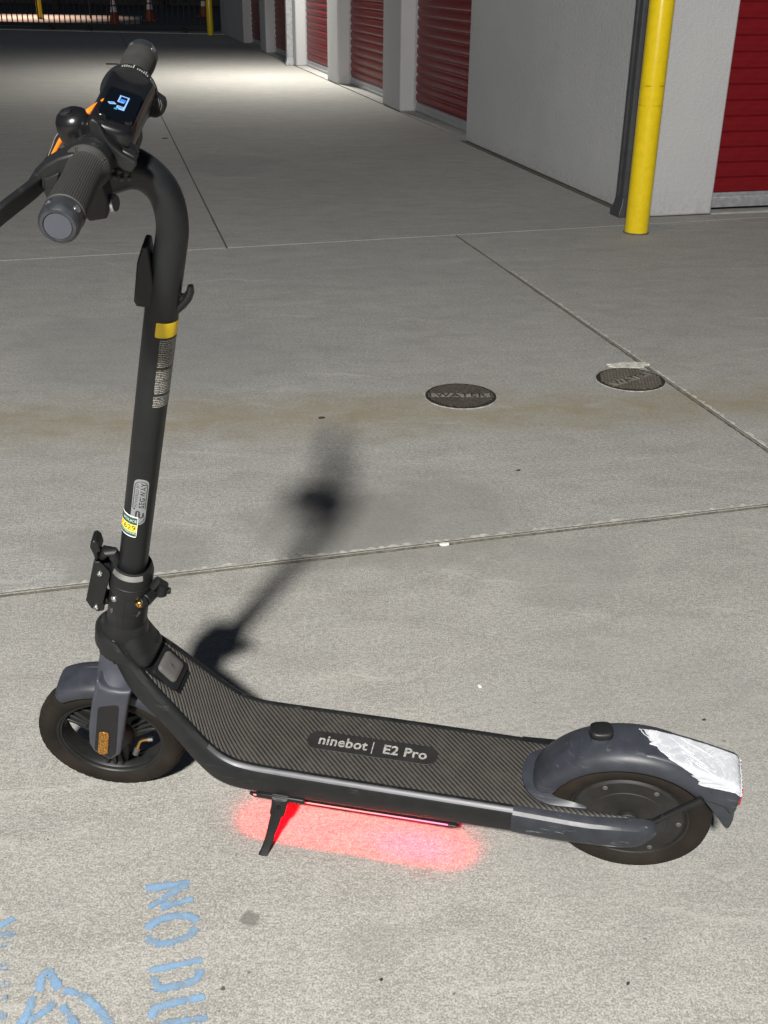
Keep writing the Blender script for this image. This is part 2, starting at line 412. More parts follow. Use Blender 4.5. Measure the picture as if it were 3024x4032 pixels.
def mat_label_lines():
    """worn white fine-print rows on black; UV metres: u round the tube, v along"""
    m, N, L, b = new_mat('fine_print_label')
    uv = N.new('ShaderNodeUVMap').outputs[0]
    sep = N.new('ShaderNodeSeparateXYZ'); L.new(uv, sep.inputs[0])
    row = math_n(N, L, 'FRACT', math_n(N, L, 'DIVIDE', sep.outputs[1], .0027))
    rmask = ramp(N, L, row, [(.40, 0.), (.46, 1.), (.86, 1.), (.92, 0.)])
    rid = math_n(N, L, 'FLOOR', math_n(N, L, 'DIVIDE', sep.outputs[1], .0027))
    cx = N.new('ShaderNodeCombineXYZ'); L.new(math_n(N, L, 'MULTIPLY', sep.outputs[0], 1500), cx.inputs[0]); L.new(math_n(N, L, 'MULTIPLY', rid, 7.3), cx.inputs[1])
    ch = ramp(N, L, noise(N, L, cx.outputs[0], 1.0, 1, .5), [(.40, 0.), (.5, 1.)])
    gap = ramp(N, L, noise(N, L, mapping(N, L, uv, (2, 95, 1)), 1.0, 1), [(.38, 0.), (.42, 1.)])
    f = math_n(N, L, 'MULTIPLY', math_n(N, L, 'MULTIPLY', rmask, ch), gap)
    c = mixc(N, L, math_n(N, L, 'MULTIPLY', f, .8), (.009, .009, .0095), (.46, .44, .40))
    L.new(c, b.inputs['Base Color']); b.inputs['Roughness'].default_value = .4; return m
M['fineprint'] = mat_label_lines()

def mat_reflector():
    m, N, L, b = new_mat('amber_reflector')
    oc = obj_coord(N)
    v = N.new('ShaderNodeTexVoronoi'); v.inputs['Scale'].default_value = 420; L.new(oc, v.inputs['Vector'])
    c = mixc(N, L, ramp(N, L, v.outputs['Distance'], [(.2, 0.), (.6, 1.)]), (.36, .17, .008), (.11, .04, .002))
    L.new(c, b.inputs['Base Color']); b.inputs['Roughness'].default_value = .25
    bump(N, L, b, v.outputs['Distance'], .6, .001); return m
M['amber'] = mat_reflector()

def mat_tape():
    m, N, L, b = new_mat('white_duct_tape')
    oc = obj_coord(N)
    w1 = noise(N, L, mapping(N, L, oc, (1, 1, 1), (.3, .5, .2)), 16, 5, .6, 1.2)
    cre = ramp(N, L, w1, [(.47, 0.), (.5, 1.), (.53, 0.)])
    c = mixc(N, L, cre, (.37, .385, .42), (.47, .48, .50))  # crease highlights painted into the tape colour as paler lines
    c = mixc(N, L, ramp(N, L, noise(N, L, oc, 18, 4), [(.5, 0.), (.8, .3)]), c, (.30, .31, .345))
    L.new(c, b.inputs['Base Color']); b.inputs['Roughness'].default_value = .42
    bump(N, L, b, w1, .7, .003); return m
M['tape'] = mat_tape()

def mat_led():
    """RGB under-glow strip: red along most of its length, magenta at the tail end"""
    m, N, L, b = new_mat('led_strip_glow')
    oc = obj_coord(N); sep = N.new('ShaderNodeSeparateXYZ'); L.new(oc, sep.inputs[0])
    f = math_n(N, L, 'DIVIDE', math_n(N, L, 'ADD', sep.outputs[0], .43), .15, clamp=True)
    c = mixc(N, L, f, (1.0, .01, .015), (1.0, .01, .22))
    L.new(c, b.inputs['Emission Color']); b.inputs['Emission Strength'].default_value = LED
    b.inputs['Base Color'].default_value = (.3, .3, .3, 1); return m
LED = 2.2
M['led'] = mat_led()

def text_pts(body, size, shear=0, spacing=1.0, off=0):
    cu = bpy.data.curves.new('text', 'FONT'); cu.body = body; cu.size = size; cu.shear = shear; cu.space_character = spacing; cu.offset = off
    cu.align_x = 'CENTER'; cu.align_y = 'CENTER'; cu.resolution_u = 3
    o = bpy.data.objects.new('text', cu); COL.objects.link(o)
    bpy.context.view_layer.update()
    dg = bpy.context.evaluated_depsgraph_get()
    me = bpy.data.meshes.new_from_object(o.evaluated_get(dg))
    V = [tuple(v.co) for v in me.vertices]; F = [tuple(p.vertices) for p in me.polygons]
    bpy.data.objects.remove(o); bpy.data.curves.remove(cu); bpy.data.meshes.remove(me)
    return V, F
def text_part(name, body, size, mat, parent, xf, **k):
    V, F = text_pts(body, size, **k)
    m = MB(); m.add([xf(x, y) for x, y, z in V], F)
    return m.build(name, mat, parent, smooth=False, doubles=False)

# ------------------------------------------------------------------ ground
gb = MB(); gb.box(-150, 150, -60, 250, -.6, -.03)
ground = gb.build('ground', M['asphalt'], smooth=False); tag(ground, kind='structure')
jb = MB(); jb.add([(-14, -9, -.0035), (9, -9, -.0035), (9, 27.5, -.0035), (-14, 27.5, -.0035)], [(0, 1, 2, 3)])
jo = jb.build('joint_bed', M['joint'], ground, smooth=False)
def lerp(a, b, t): return (a[0] + (b[0] - a[0]) * t, a[1] + (b[1] - a[1]) * t)
def inter(p, d, q, e):
    det = d[0] * -e[1] + e[0] * d[1]
    t = ((q[0] - p[0]) * -e[1] + e[0] * (q[1] - p[1])) / det
    return (p[0] + d[0] * t, p[1] + d[1] * t)
D0, D1 = (-.867, 2.108), (1.032, 2.621); dD = (D1[0] - D0[0], D1[1] - D0[1])
C0, C1 = (-1.879, 5.235), (1.347, 6.246); dC = (C1[0] - C0[0], C1[1] - C0[1])
B0, B1 = (.393, 5.852), (1.149, 2.997); dB = (B1[0] - B0[0], B1[1] - B0[1])
A0, A1 = (-2.307, 11.501), (-.822, 5.572); dA = (A1[0] - A0[0], A1[1] - A0[1])
def on(p, d, x): t = (x - p[0]) / d[0]; return (x, p[1] + d[1] * t)
DL, DR, CL, CR = on(D0, dD, -13), on(D0, dD, 8), on(C0, dC, -13), on(C0, dC, 8)
BC = inter(B0, dB, C0, dC); BD = inter(B0, dB, D0, dD); AC = inter(A0, dA, C0, dC)
AF = (A0[0] + (27.2 - A0[1]) * dA[0] / dA[1], 27.2)
def slab(poly, mat, gap=.005, wob=.0025):
    # shrink polygon by the half joint and ripple its edges so the arrises look broken
    n = len(poly); cx = sum(p[0] for p in poly) / n; cy = sum(p[1] for p in poly) / n
    lines = []
    for i in range(n):
        a, b = poly[i], poly[(i + 1) % n]; d = Vector((b[0] - a[0], b[1] - a[1])).normalized(); nn = Vector((-d.y, d.x))
        if nn.dot(Vector((cx - a[0], cy - a[1]))) < 0: nn = -nn
        lines.append((Vector(a) + nn * gap, d, nn))
    pts = []
    for i in range(n):
        p, d, _ = lines[i - 1]; q, e, _ = lines[i]
        pts.append(Vector(inter(p, d, q, e)))
    loop = []
    for i in range(n):
        a, b = pts[i], pts[(i + 1) % n]; ln = (b - a).length; nn = lines[i][2]
        k = max(1, min(150, int(ln / .03)))
        for j in range(k):
            p = a.lerp(b, j / k)
            if j: p = p + nn * (random.random() ** 3) * wob
            loop.append(p)
    m = len(loop); ctr = Vector((cx, cy))
    mb = MB()
    top = [(p.x, p.y, 0) for p in loop]; bot = [(p.x, p.y, -.02) for p in loop]
    mb.add(top + bot, [tuple(range(m))] + [(i, (i + 1) % m, m + (i + 1) % m, m + i) for i in range(m)])
    o = mb.build('concrete_slab', mat, ground, smooth=False); return o
slab([(-13, -8), (8, -8), DR, DL], M['conc_near'], .006, .004)
slab([DL, BD, BC, CL], M['conc_mid'], .006, .003)
slab([BD, DR, CR, BC], M['conc_mid2'], .006, .003)
slab([CL, AC, AF, (-13, 27.2)], M['conc_far2'], .005, .002)
slab([AC, CR, (8, 27.2), AF], M['conc_far'], .005, .002)
# crumbled pale mortar lip along the near joints
def lip(a, b, w, mat, off):
    d = Vector((b[0] - a[0], b[1] - a[1])); ln = d.length; d.normalize(); nn = Vector((-d.y, d.x))
    k = int(ln / .012); L1 = []; L2 = []
    for i in range(k + 1):
        p = Vector(a) + d * ln * i / k
        e = w * (.35 + .65 * random.random())
        L1.append((*(p + nn * off), .0045)); L2.append((*(p + nn * (off + e)), .0008))
    mb = MB(); mb.loft([L1, L2], closed=False)
    o = mb.build('joint_edge', mat, ground, smooth=True); o['kind'] = 'stuff'
lip(on(D0, dD, -1.0), on(D0, dD, 1.3), .024, M['joint_lip'], .0045)
lip(on(D0, dD, -1.0), on(D0, dD, 1.3), -.006, M['joint'], -.0045)
lip(lerp(B0, B1, .25), lerp(B0, B1, 1.05), .024, M['joint_lip'], .0045)
lip(lerp(B0, B1, .25), lerp(B0, B1, 1.05), -.004, M['joint'], -.0045)

# far strip: gutter curb under the gate and pavement beyond
cb = MB(); cb.xy([(-14, 27.75), (-3.2, 25.75), (-3.2, 26.2), (-14, 28.2)], -.02, .02)
tag(cb.build('gate_curb', M['curb'], smooth=False, bevel=.01), kind='structure')
pv = MB(); pv.xy([(-30, 30.4), (-8.0, 29.2), (-6.6, 31.5), (-7.5, 36), (-30, 37)], -.03, -.005)
tag(pv.build('pavement', M['curb'], smooth=False), kind='structure')

# ------------------------------------------------------------------ storage building
WF = 3.06
bld = empty('storage_building', site(WF, 5.87), ROT)
tag(bld, 'white stucco storage building with red roll-up doors along the right of the alley', 'building')
BH = 3.6
def wu_box(name, w0, w1, u0, u1, z0, z1, mat, bev=.012, parent=bld):
    mb = MB(); mb.box(w0 - WF, w1 - WF, u0 - 5.87, u1 - 5.87, z0, z1)
    return mb.build(name, mat, parent, bevel=bev, seg=3)
DP = 3.235      # plane of the doors in the long facade
wu_box('wall', WF, WF + .47, 5.87, 9.10, .004, BH, M['stucco'])
pill = [(11.22, 11.94), (14.18, 14.81), (17.08, 17.75), (19.95, 20.6)]
for a, b in pill: wu_box('pillar', WF, WF + .5, a, b, .004, BH, M['stucco'], .02)
wu_box('wall', WF, WF + .4, 22.75, 26.4, .004, BH, M['stucco'])
wu_box('header', WF + .003, WF + .6, 5.9, 26.3, 2.45, BH - .01, M['stucco'])
wu_box('header', WF + .47, WF + 5, 5.873, 6.4, 2.45, BH - .01, M['stucco'])
wu_box('wall', WF + 2.9, WF + 5, 5.87, 6.3, .004, BH, M['stucco'])
wu_box('base_course', WF + .01, WF + .2, 5.9, 9.08, 0, .0039, M['joint'], 0)
wu_box('wall_base', WF - .035, WF - .001, 5.95, 9.12, -.005, .006, M['joint'], 0)
# roll-up doors
PITCH = .0862
prof = [(.0, .0), (.0, .010), (-.004, .013), (-.011, .019), (-.013, .03), (-.013, .066), (-.011, .074), (-.005, .080), (0, .0835), (0, PITCH), (.02, PITCH), (.02, 0)]
prof_front = [(-.009, .0), (-.0095, .003), (-.0135, .006), (-.014, .03), (-.014, .0795), (-.0135, .0815), (-.006, .0835), (-.005, PITCH), (.02, PITCH), (.02, 0)]
def door_long(u0, u1, n, zb):
    """door in the long facade: normal towards -w"""
    L = u1 - u0
    dr = MB(); dr.box(DP + .021 - WF, DP + .05 - WF, u0 - 5.87, u1 - 5.87, .012, 2.44)
    d = dr.build('roll_up_door', M['black'], bld, smooth=False)
    s0 = None
    for i in range(n):
        if s0 is None:
            m = MB(); m.prism(prof, lambda a, b: (a, 0, b), lambda a, b: (a, L - .02, b))
            s0 = m.build('slat', M['red'], d, angle=50); o = s0
        else:
            o = s0.copy(); COL.objects.link(o); o.parent = d
        o.location = (DP - WF, u0 - 5.87 + .01, zb + .085 + i * PITCH)
    m = MB(); m.prism([(.0, .0), (-.022, .0), (-.022, .022), (-.012, .03), (-.012, .076), (0, .084), (.02, .084), (.02, 0)], lambda a, b: (a + DP - WF, u0 - 5.87 + .01, b + zb), lambda a, b: (a + DP - WF, u1 - 5.87 - .01, b + zb))
    m.build('bottom_bar', M['galv'], d, bevel=.002)
    m = MB()
    m.box(DP - .03 - WF, DP + .02 - WF, u1 - 5.87 - .009, u1 - 5.87 - .002, .012, 2.44)
    m.build('guide_rail', M['galv'], d, smooth=False)
    m = MB(); m.box(WF + .004 - WF, DP + .1 - WF, u0 - 5.87 + .002, u1 - 5.87 - .002, .0005, .012)
    m.build('threshold', M['curb'], d, smooth=False)
for i, (a, b) in enumerate([(9.105, 11.215), (11.945, 14.175), (14.815, 17.075), (17.755, 19.945), (20.605, 22.745)]):
    door_long(a, b, 27, .016)
# front door, faces the camera
FD = 5.955
w0, w1 = WF + .475, WF + 2.895
m = MB(); m.box(w0 - WF, w1 - WF, FD + .021 - 5.87, FD + .05 - 5.87, .04, 2.44)
fd = m.build('roll_up_door', M['black'], bld, smooth=False); tag(fd, 'red door that faces the yard, right of the yellow bollard')
m = MB(); m.prism(prof_front, lambda a, b: (0, a, b), lambda a, b: (w1 - w0 - .004, a, b))
s0 = m.build('slat', M['red'], fd, angle=50); s0.location = (w0 - WF + .002, FD - 5.87, .116)
for i in range(1, 27):
    o = s0.copy(); COL.objects.link(o); o.parent = fd; o.location = (w0 - WF + .002, FD - 5.87, .116 + i * PITCH)
m = MB(); m.prism([(.0, .0), (-.03, .0), (-.03, .05), (-.017, .053), (-.017, .066), (-.022, .068), (-.022, .084), (0, .084), (.02, .084), (.02, 0)], lambda a, b: (w0 - WF + .004, a + FD - 5.87, b + .031), lambda a, b: (w1 - WF - .004, a + FD - 5.87, b + .031))
m.build('bottom_bar', M['galv'], fd, bevel=.002)
m = MB(); m.box(w0 - WF, w1 - WF, 5.872 - 5.87, FD + .08 - 5.87, .0005, .012)
m.build('threshold', M['curb'], fd, smooth=False)

# downspouts
def downspout(u, label, flare=True):
    o = empty('downspout', site(WF - .05, u), ROT); tag(o, label, 'downspout', 'downspouts on the storage building')
    m = MB(); m.xy([(-.045, -.05), (.049, -.05), (.049, .05), (-.045, .05), (-.045, .018), (-.036, .012), (-.036, -.012), (-.045, -.018)], .10, 3.4)
    m.build('pipe', M['downspout'], o, bevel=.006)
    r = [[(-.045, -.05, .11), (.049, -.05, .11), (.049, .05, .11), (-.045, .05, .11)],
         [(-.05, -.055, .07), (.049, -.055, .07), (.049, .055, .07), (-.05, .055, .07)],
         [(-.066, -.064, .03), (.049, -.065, .03), (.049, .065, .03), (-.066, .064, .03)],
         [(-.066, -.064, .001), (.049, -.065, .001), (.049, .065, .001), (-.066, .064, .001)]]
    m = MB(); m.loft(r); m.build('boot', M['downspout'], o, bevel=.004)
    return o
downspout(5.955, 'dark grey square downspout at the corner behind the yellow bollard')
o2 = downspout(17.35, 'pale grey downspout on the far pillar lit by the wall lamp')
for ch in o2.children: ch.data = ch.data.copy(); ch.data.materials[0] = M['galv']

# ------------------------------------------------------------------ bollards
def bollard(x, y, r, h, label, group):
    o = empty('bollard', (x, y, 0)); tag(o, label, 'bollard', group)
    m = MB(); prof = [(r, .001), (r, h)] + [(r * math.cos(a), h + r * .6 * math.sin(a)) for a in [math.pi / 2 * k / 6 for k in range(1, 7)]]
    m.lathe(prof, (0, 0, 0), (0, 0, 1), n=40); m.build('post', M['yellow'], o, angle=60)
    m = MB(); m.lathe([(r + .006, 0.0005), (r + .004, .006), (r - .002, .008)], (0, 0, 0), (0, 0, 1), n=40); m.build('base_caulk', M['joint'], o)
    return o
bollard(1.372, 6.053, .064, 1.35, 'big yellow bollard standing before the white wall corner', 'yellow bollards')
bollard(-3.87, 25.52, .066, 1.3, 'distant yellow bollard by the right end of the black gate', 'yellow bollards')
tp = empty('bollard', (-9.787, 33.24, -.005)); tag(tp, 'thin dull yellow post beyond the black gate bars', 'post', 'yellow bollards')
m = MB(); m.lathe([(.075, 0), (.075, 1.4), (.05, 1.45), (0, 1.46)], (0, 0, 0), (0, 0, 1), n=20); m.build('post', M['yellow'], tp)

# ------------------------------------------------------------------ gate
ga, gb2 = Vector((-11.2, 27.35, 0)), Vector((-3.98, 25.98, 0))
gd = (gb2 - ga); gl = gd.length; gate = empty('sliding_gate', ga, math.atan2(gd.y, gd.x))
tag(gate, 'black iron sliding gate with vertical bars across the alley end', 'gate')
m = MB(); m.box(0, gl, -.03, .03, .085, .165); m.build('bottom_rail', M['gate'], gate, smooth=False)
m = MB(); m.box(0, gl, -.025, .025, 1.75, 1.81); m.build('top_rail', M['gate'], gate, smooth=False)
nb = int(gl / .128); b0 = None
for i in range(nb + 1):
    if b0 is None:
        m = MB(); m.box(-.0105, .0105, -.0105, .0105, .16, 1.76); b0 = m.build('bar', M['gate'], gate, smooth=False); o = b0
    else: o = b0.copy(); COL.objects.link(o); o.parent = gate
    o.location = (.02 + i * .128, 0, 0)
for fx in (.42, .545, .85):
    m = MB(); m.lathe([(.0, -.03), (.06, -.03), (.066, -.02), (.066, .02), (.06, .03), (0, .03)], (gl * fx + .55, 0, .067), (0, 1, 0), n=20); m.build('wheel', M['gate'], gate)

# ------------------------------------------------------------------ cones, sign, trees beyond the gate
def cone(x, y, label):
    o = empty('traffic_cone', (x, y, -.029)); tag(o, label, 'traffic cone', 'traffic cones beyond the gate')
    m = MB(); m.box(-.18, .18, -.18, .18, 0, .035); m.build('base', M['cone_orange'], o, bevel=.01)
    def rr(z): return .125 - (z - .035) / .68 * .10
    for nm, z0, z1, mt in (('cone_body', .035, .30, 'cone_orange'), ('white_band', .30, .43, 'cone_white'), ('cone_body', .43, .47, 'cone_orange'), ('white_band', .47, .60, 'cone_white'), ('cone_body', .60, .715, 'cone_orange')):
        e = .002 if mt == 'cone_white' else 0
        m = MB(); m.lathe([(rr(z0) + e, z0), (rr(z1) + e, z1)] + ([(0, z1)] if z1 > .7 else []), (0, 0, 0), (0, 0, 1), n=20); m.build(nm, M[mt], o)
cone(-7.10, 30.6, 'left of the three striped traffic cones seen through the gate')
cone(-6.65, 33.0, 'middle traffic cone, dimmest of the three beyond the gate')
cone(-5.72, 36.6, 'right of the three traffic cones, next to the far yellow bollard')
sg = empty('yard_sign', (-8.2, 33.5, -.03)); tag(sg, 'white yard sign with blue bars on thin posts beyond the gate', 'sign')
m = MB(); m.box(-.3, .3, -.01, .01, .62, 1.2); m.build('panel', M['cone_white'], sg, smooth=False)
bm_ = simple('blue_print', (.03, .06, .22), .5)
for x in (-.16, .14): m = MB(); m.box(x - .035, x + .035, -.0125, -.0105, .65, 1.17); m.build('blue_bar', bm_, sg, smooth=False)
for x in (-.25, .25): m = MB(); m.box(x - .015, x + .015, .012, .03, 0, 1.2); m.build('leg', M['gate'], sg, smooth=False)
def tree(x, y, label, h, sp):
    o = empty('tree', (x, y, -.03)); tag(o, label, 'tree', 'dark trees beyond the gate')
    m = MB(); m.tube([(0, 0, 0), (.05, .02, h * .25), (-.04, .03, h * .5), (.02, 0, h * .75)], [.13, .1, .075, .03], 10)
    for k in range(5):
        a = random.random() * 6.28; z = h * (.3 + .1 * k)
        m.tube([(0, 0, z), (math.cos(a) * sp * .4, math.sin(a) * sp * .4, z + .35), (math.cos(a) * sp * .7, math.sin(a) * sp * .7, z + .6)], [.05, .03, .012], 6)
    m.build('trunk', M['bark'], o)
    m = MB()
    for k in range(1500):
        a = random.random() * 6.283; r = sp * math.sqrt(random.random()); z = h * (.12 + .88 * random.random())
        r *= (.55 + .45 * math.sin(z * 3 + a * 2))
        p = Vector((math.cos(a) * r, math.sin(a) * r, z)); d = Vector((random.gauss(0, 1), random.gauss(0, 1), random.gauss(0, 1))).normalized(); e = d.orthogonal().normalized()
        s = .06 + .06 * random.random()
        m.add([p - d * s, p + e * s * .5, p + d * s, p - e * s * .5], [(0, 1, 2, 3)])
    m.build('crown', M['hedge'], o, smooth=False, doubles=False)
tree(-11.5, 41, 'dark bushy tree at the far left beyond the gate', 4.5, 1.9)
tree(-8.2, 43, 'dark tree behind the striped cones', 4.2, 1.7)
tree(-5.2, 46, 'dark tree behind the far yellow bollard', 4.6, 1.8)
fw = empty('boundary_wall', (-16, 48, -.03), 0.02); tag(fw, 'dark block wall in the night beyond the gate', 'wall')
m = MB(); m.box(0, 24, 0, .25, 0, 2.6); m.build('wall', simple('dark_block', (.08, .075, .07), .9), fw, smooth=False)

# ------------------------------------------------------------------ water valve covers
def cover(x, y, rz, label):
    o = empty('water_cover', (x, y, 0), rz); tag(o, label, 'valve cover', 'round iron water covers in the concrete')
    m = MB(); m.lathe([(.119, -.004), (.119, .0035), (.115, .005), (.112, .0035), (0, .0035)], (0, 0, 0), (0, 0, 1), n=64); m.build('lid', M['iron'], o)
    m = MB()
    st = .0115; k = int(.11 / st)
    for i in range(-k, k + 1):
        for j in range(-k, k + 1):
            cx, cy = i * st, j * st
            for (dx, dy, lx, ly) in ((0, 0, .0050, .0010), (st / 2, st / 2, .0010, .0050)):
                px, py = cx + dx, cy + dy
                # basket weave turned 45 degrees
                q = .7071; X, Y = (px - py) * q, (px + py) * q
                if math.hypot(X, Y) > .107 or (abs(Y) < .0215 and abs(X) < .1): continue
                c = [(px - lx, py - ly), (px + lx, py - ly), (px + lx, py + ly), (px - lx, py + ly)]
                c = [((a - b) * q, (a + b) * q) for a, b in c]
                m.add([(a, b, .0072) for a, b in c] + [(a, b, .0034) for a, b in c], [(0, 1, 2, 3), (0, 4, 5, 1), (1, 5, 6, 2), (2, 6, 7, 3), (3, 7, 4, 0)])
    g = m.build('raised_grid', M['iron_top'], o, smooth=False, doubles=False); g['kind'] = 'stuff'
    m = MB(); m.box(-.099, .099, -.0195, .0195, .0034, .0048); m.build('name_plate', M['plate'], o, bevel=.001)
    V, F = text_pts('WATER', .044, spacing=1.12, off=.0007)
    m = MB(); n = len(V)
    m.add([(a * 1.06, b, .0052) for a, b, z in V], F)
    m.build('lettering', M['iron'], o, smooth=False)
    # chipped mortar ring
    m = MB(); r1 = []; r2 = []
    for k in range(90):
        a = 2 * math.pi * k / 90; e = .002 + .011 * random.random() ** 2 * (1.5 if math.sin(a + rz) > 0 else .4)
        r1.append((math.cos(a) * .1195, math.sin(a) * .1195, .003)); r2.append((math.cos(a) * (.1195 + e), math.sin(a) * (.1195 + e), .0006))
    m.loft([r1, r2], True, False); m.build('mortar_ring', M['mortar'], o)
    return o
cover(.253, 3.434, R(1), 'round rusty water cover reading WATER square to the viewer, nearer the scooter')
cover(.860, 3.620, R(38), 'round water cover with slanted WATER lettering beside the diagonal slab joint')
# pale patched concrete behind the second cover
m = MB(); pp = []
for k in range(40):
    a = 2 * math.pi * k / 40; e = 1 + random.uniform(-.2, .2)
    pp.append((.885 + math.cos(a) * .075 * e, 3.775 + math.sin(a) * .032 * e + .1 * math.cos(a) * .12))
m.xy(pp, .0004, .004); po = m.build('concrete_patch', M['joint_lip'], smooth=False)
tag(po, 'small pale mortar patch on the slab behind the second water cover', 'patch')

# ------------------------------------------------------------------ blue stencil markings
STROKES = {
'letter N': [[(-0.3616, 1.2369), (-0.2957, 1.2531)], [(-0.2997, 1.2489), (-0.3504, 1.2018)], [(-0.3314, 1.2021), (-0.2849, 1.219)]],
'letter O': [[(-0.3441, 1.1594), (-0.3312, 1.177), (-0.3052, 1.1856), (-0.2818, 1.183), (-0.2722, 1.1735)], [(-0.3409, 1.148), (-0.3337, 1.1374), (-0.3096, 1.1345), (-0.2836, 1.1461), (-0.2717, 1.1634)]],
'letter D': [[(-0.3261, 1.0849), (-0.2536, 1.1057)], [(-0.2532, 1.0891), (-0.2572, 1.0734), (-0.2768, 1.0615), (-0.3015, 1.056), (-0.313, 1.0622), (-0.3159, 1.0751)]],
'letter U': [[(-0.3069, 1.0077), (-0.3051, 1.0218), (-0.2843, 1.0319), (-0.24, 1.0425)], [(-0.3014, 0.9899), (-0.2824, 0.9985), (-0.2319, 1.0092)]],
'fish': [[(-0.4708, 1.0484), (-0.4745, 1.0660), (-0.4720, 1.0785), (-.4645, 1.0800), (-0.4575, 1.0700), (-0.4439, 1.0514)], [(-0.4379, 1.0502), (-0.4115, 1.043), (-0.3882, 1.026), (-0.369, 1.0068), (-0.3559, 0.9857)], [(-0.4773, 1.0396), (-0.476, 1.0174), (-0.4805, 0.9909)], [(-0.4451, 1.0301), (-0.4545, 1.0152), (-0.471, 1.0006)], [(-0.4332, 1.0253), (-0.42, 1.0109), (-0.404, 0.9897)]],
'left': [[(-0.5695, 1.1559), (-0.5472, 1.1788)]],
'leftfaded': [[(-0.5635, 1.1446), (-0.5355, 1.145)], [(-0.5563, 1.1224), (-0.5336, 1.1283)], [(-0.5448, 1.0874), (-0.5262, 1.0904)], [(-0.5339, 1.0539), (-0.515, 1.0618)], [(-0.5257, 1.0289), (-0.5113, 1.0366)], [(-0.5186, 1.0071), (-0.5039, 1.0097)]]}
def smooth_path(P, k=6):
    P = [Vector(p) for p in P]
    if len(P) == 2: return P
    out = []
    for i in range(len(P) - 1):
        p0, p1, p2, p3 = P[max(i - 1, 0)], P[i], P[i + 1], P[min(i + 2, len(P) - 1)]
        for j in range(k):
            t = j / k
            out.append(.5 * ((2 * p1) + (p2 - p0) * t + (2 * p0 - 5 * p1 + 4 * p2 - p3) * t * t + (3 * p1 - p0 - 3 * p2 + p3) * t ** 3))
    out.append(P[-1]); return out
def marking(key, width, label, cat, mat, grp):
    root = empty('stencil_' + ('letter' if key.startswith('letter') else 'fish' if key == 'fish' else 'mark'), (*STROKES[key][0][0], 0))
    org = Vector((*STROKES[key][0][0], 0))
    tag(root, label, cat, grp)
    for i, st in enumerate(STROKES[key]):
        P = smooth_path(st); L1 = []; L2 = []
        for j, p in enumerate(P):
            t = (P[min(j + 1, len(P) - 1)] - P[max(j - 1, 0)]).normalized(); nn = Vector((-t.y, t.x))
            wv = width * (1 if 0 < j < len(P) - 1 else .85) * .5
            if len(P) == 2 and key == 'letter N': wv = width * (.62, .42)[j]
            wv *= 1.45
            L1.append(Vector((*(p + nn * wv), .001 + .0004 * i + .00003 * j)) - org); L2.append(Vector((*(p - nn * wv), .001 + .0004 * i + .00003 * j)) - org)
        me = bpy.data.meshes.new('stroke'); k = len(L1)
        me.from_pydata([tuple(v) for v in L1 + L2], [], [(j, j + 1, k + j + 1, k + j) for j in range(k - 1)])
        ul = me.uv_layers.new(name='UVMap')
        for lp in me.loops: ul.data[lp.index].uv = (0, 1 if lp.vertex_index < k else 0)
        me.materials.append(mat); mesh_obj('stroke', me, root)
G = 'blue stencil markings on the concrete'
marking('letter N', .0125, 'blue stencilled letter N, farthest of the painted letters', 'painted letter', M['stencil'], G)
marking('letter O', .0125, 'blue stencilled letter O with two curved halves', 'painted letter', M['stencil'], G)
marking('letter D', .0125, 'blue stencilled letter D below the letter O', 'painted letter', M['stencil'], G)
marking('letter U', .0115, 'blue stencilled letter U at the lower edge of the photo', 'painted letter', M['stencil'], G)
marking('fish', .0115, 'blue stencilled fish outline left of the letters', 'painted fish', M['stencil'], G)
marking('left', .012, 'short blue paint dash at the far left of the concrete', 'paint mark', M['stencil'], G)
marking('leftfaded', .017, 'column of faded blue paint smudges at the left edge', 'paint mark', M['stencil_faded'], G)

# ------------------------------------------------------------------ bits lying on the ground
def scrap(name, x, y, s, mat, label, cat, aspect=.4, rz=0):
    m = MB(); pts = []
    for k in range(9):
        a = 2 * math.pi * k / 9; e = random.uniform(.7, 1.15); pts.append((math.cos(a) * s * e, math.sin(a) * s * aspect * e))
    m.xy(pts, .0005, .0022 + s * .2); o = m.build(name, mat, None, smooth=False); o.location = (x, y, 0); o.rotation_euler = (0, 0, rz); tag(o, label, cat)
scrap('leaf_scrap', .195, 1.78, .0055, M['chip'], 'tiny pale scrap on the open concrete beyond the deck', 'litter', .6, 2.2)
scrap('mortar_chip', .149, 2.376, .016, M['chip'], 'white chip lying in the long joint', 'litter', .3, .26)
scrap('pebble', .004, 1.075, .0026, M['dark_bit'], 'small dark pebble in front of the scooter, left of centre', 'pebble', .7)
scrap('pebble', .352, 1.073, .0032, M['dark_bit'], 'small dark pebble at the lower right of the concrete', 'pebble', .6, .6)
scrap('pebble', .617, 1.681, .0038, M['dark_bit'], 'dark pebble beyond the taped rear fender', 'pebble', .5)
scrap('dead_leaf', .383, 2.832, .007, M['dark_bit'], 'dark flat leaf bit beyond the long joint', 'leaf', .5, .4)
scrap('dead_leaf', -.203, 3.22, .011, M['dark_bit'], 'dark leaf in the brown silt left of the near water cover', 'leaf', .5, .2)
scrap('twig', -4.1, 17.24, .10, M['dark_bit'], 'dark twig on the lit concrete behind the handlebar', 'twig', .12, .1)
scrap('dead_leaf', -1.873, 9.528, .025, M['dark_bit'], 'small dark leaf beside the long joint right of the stem', 'leaf', .4, .1)
SCREWC = (-.7455, .0155, .3515)

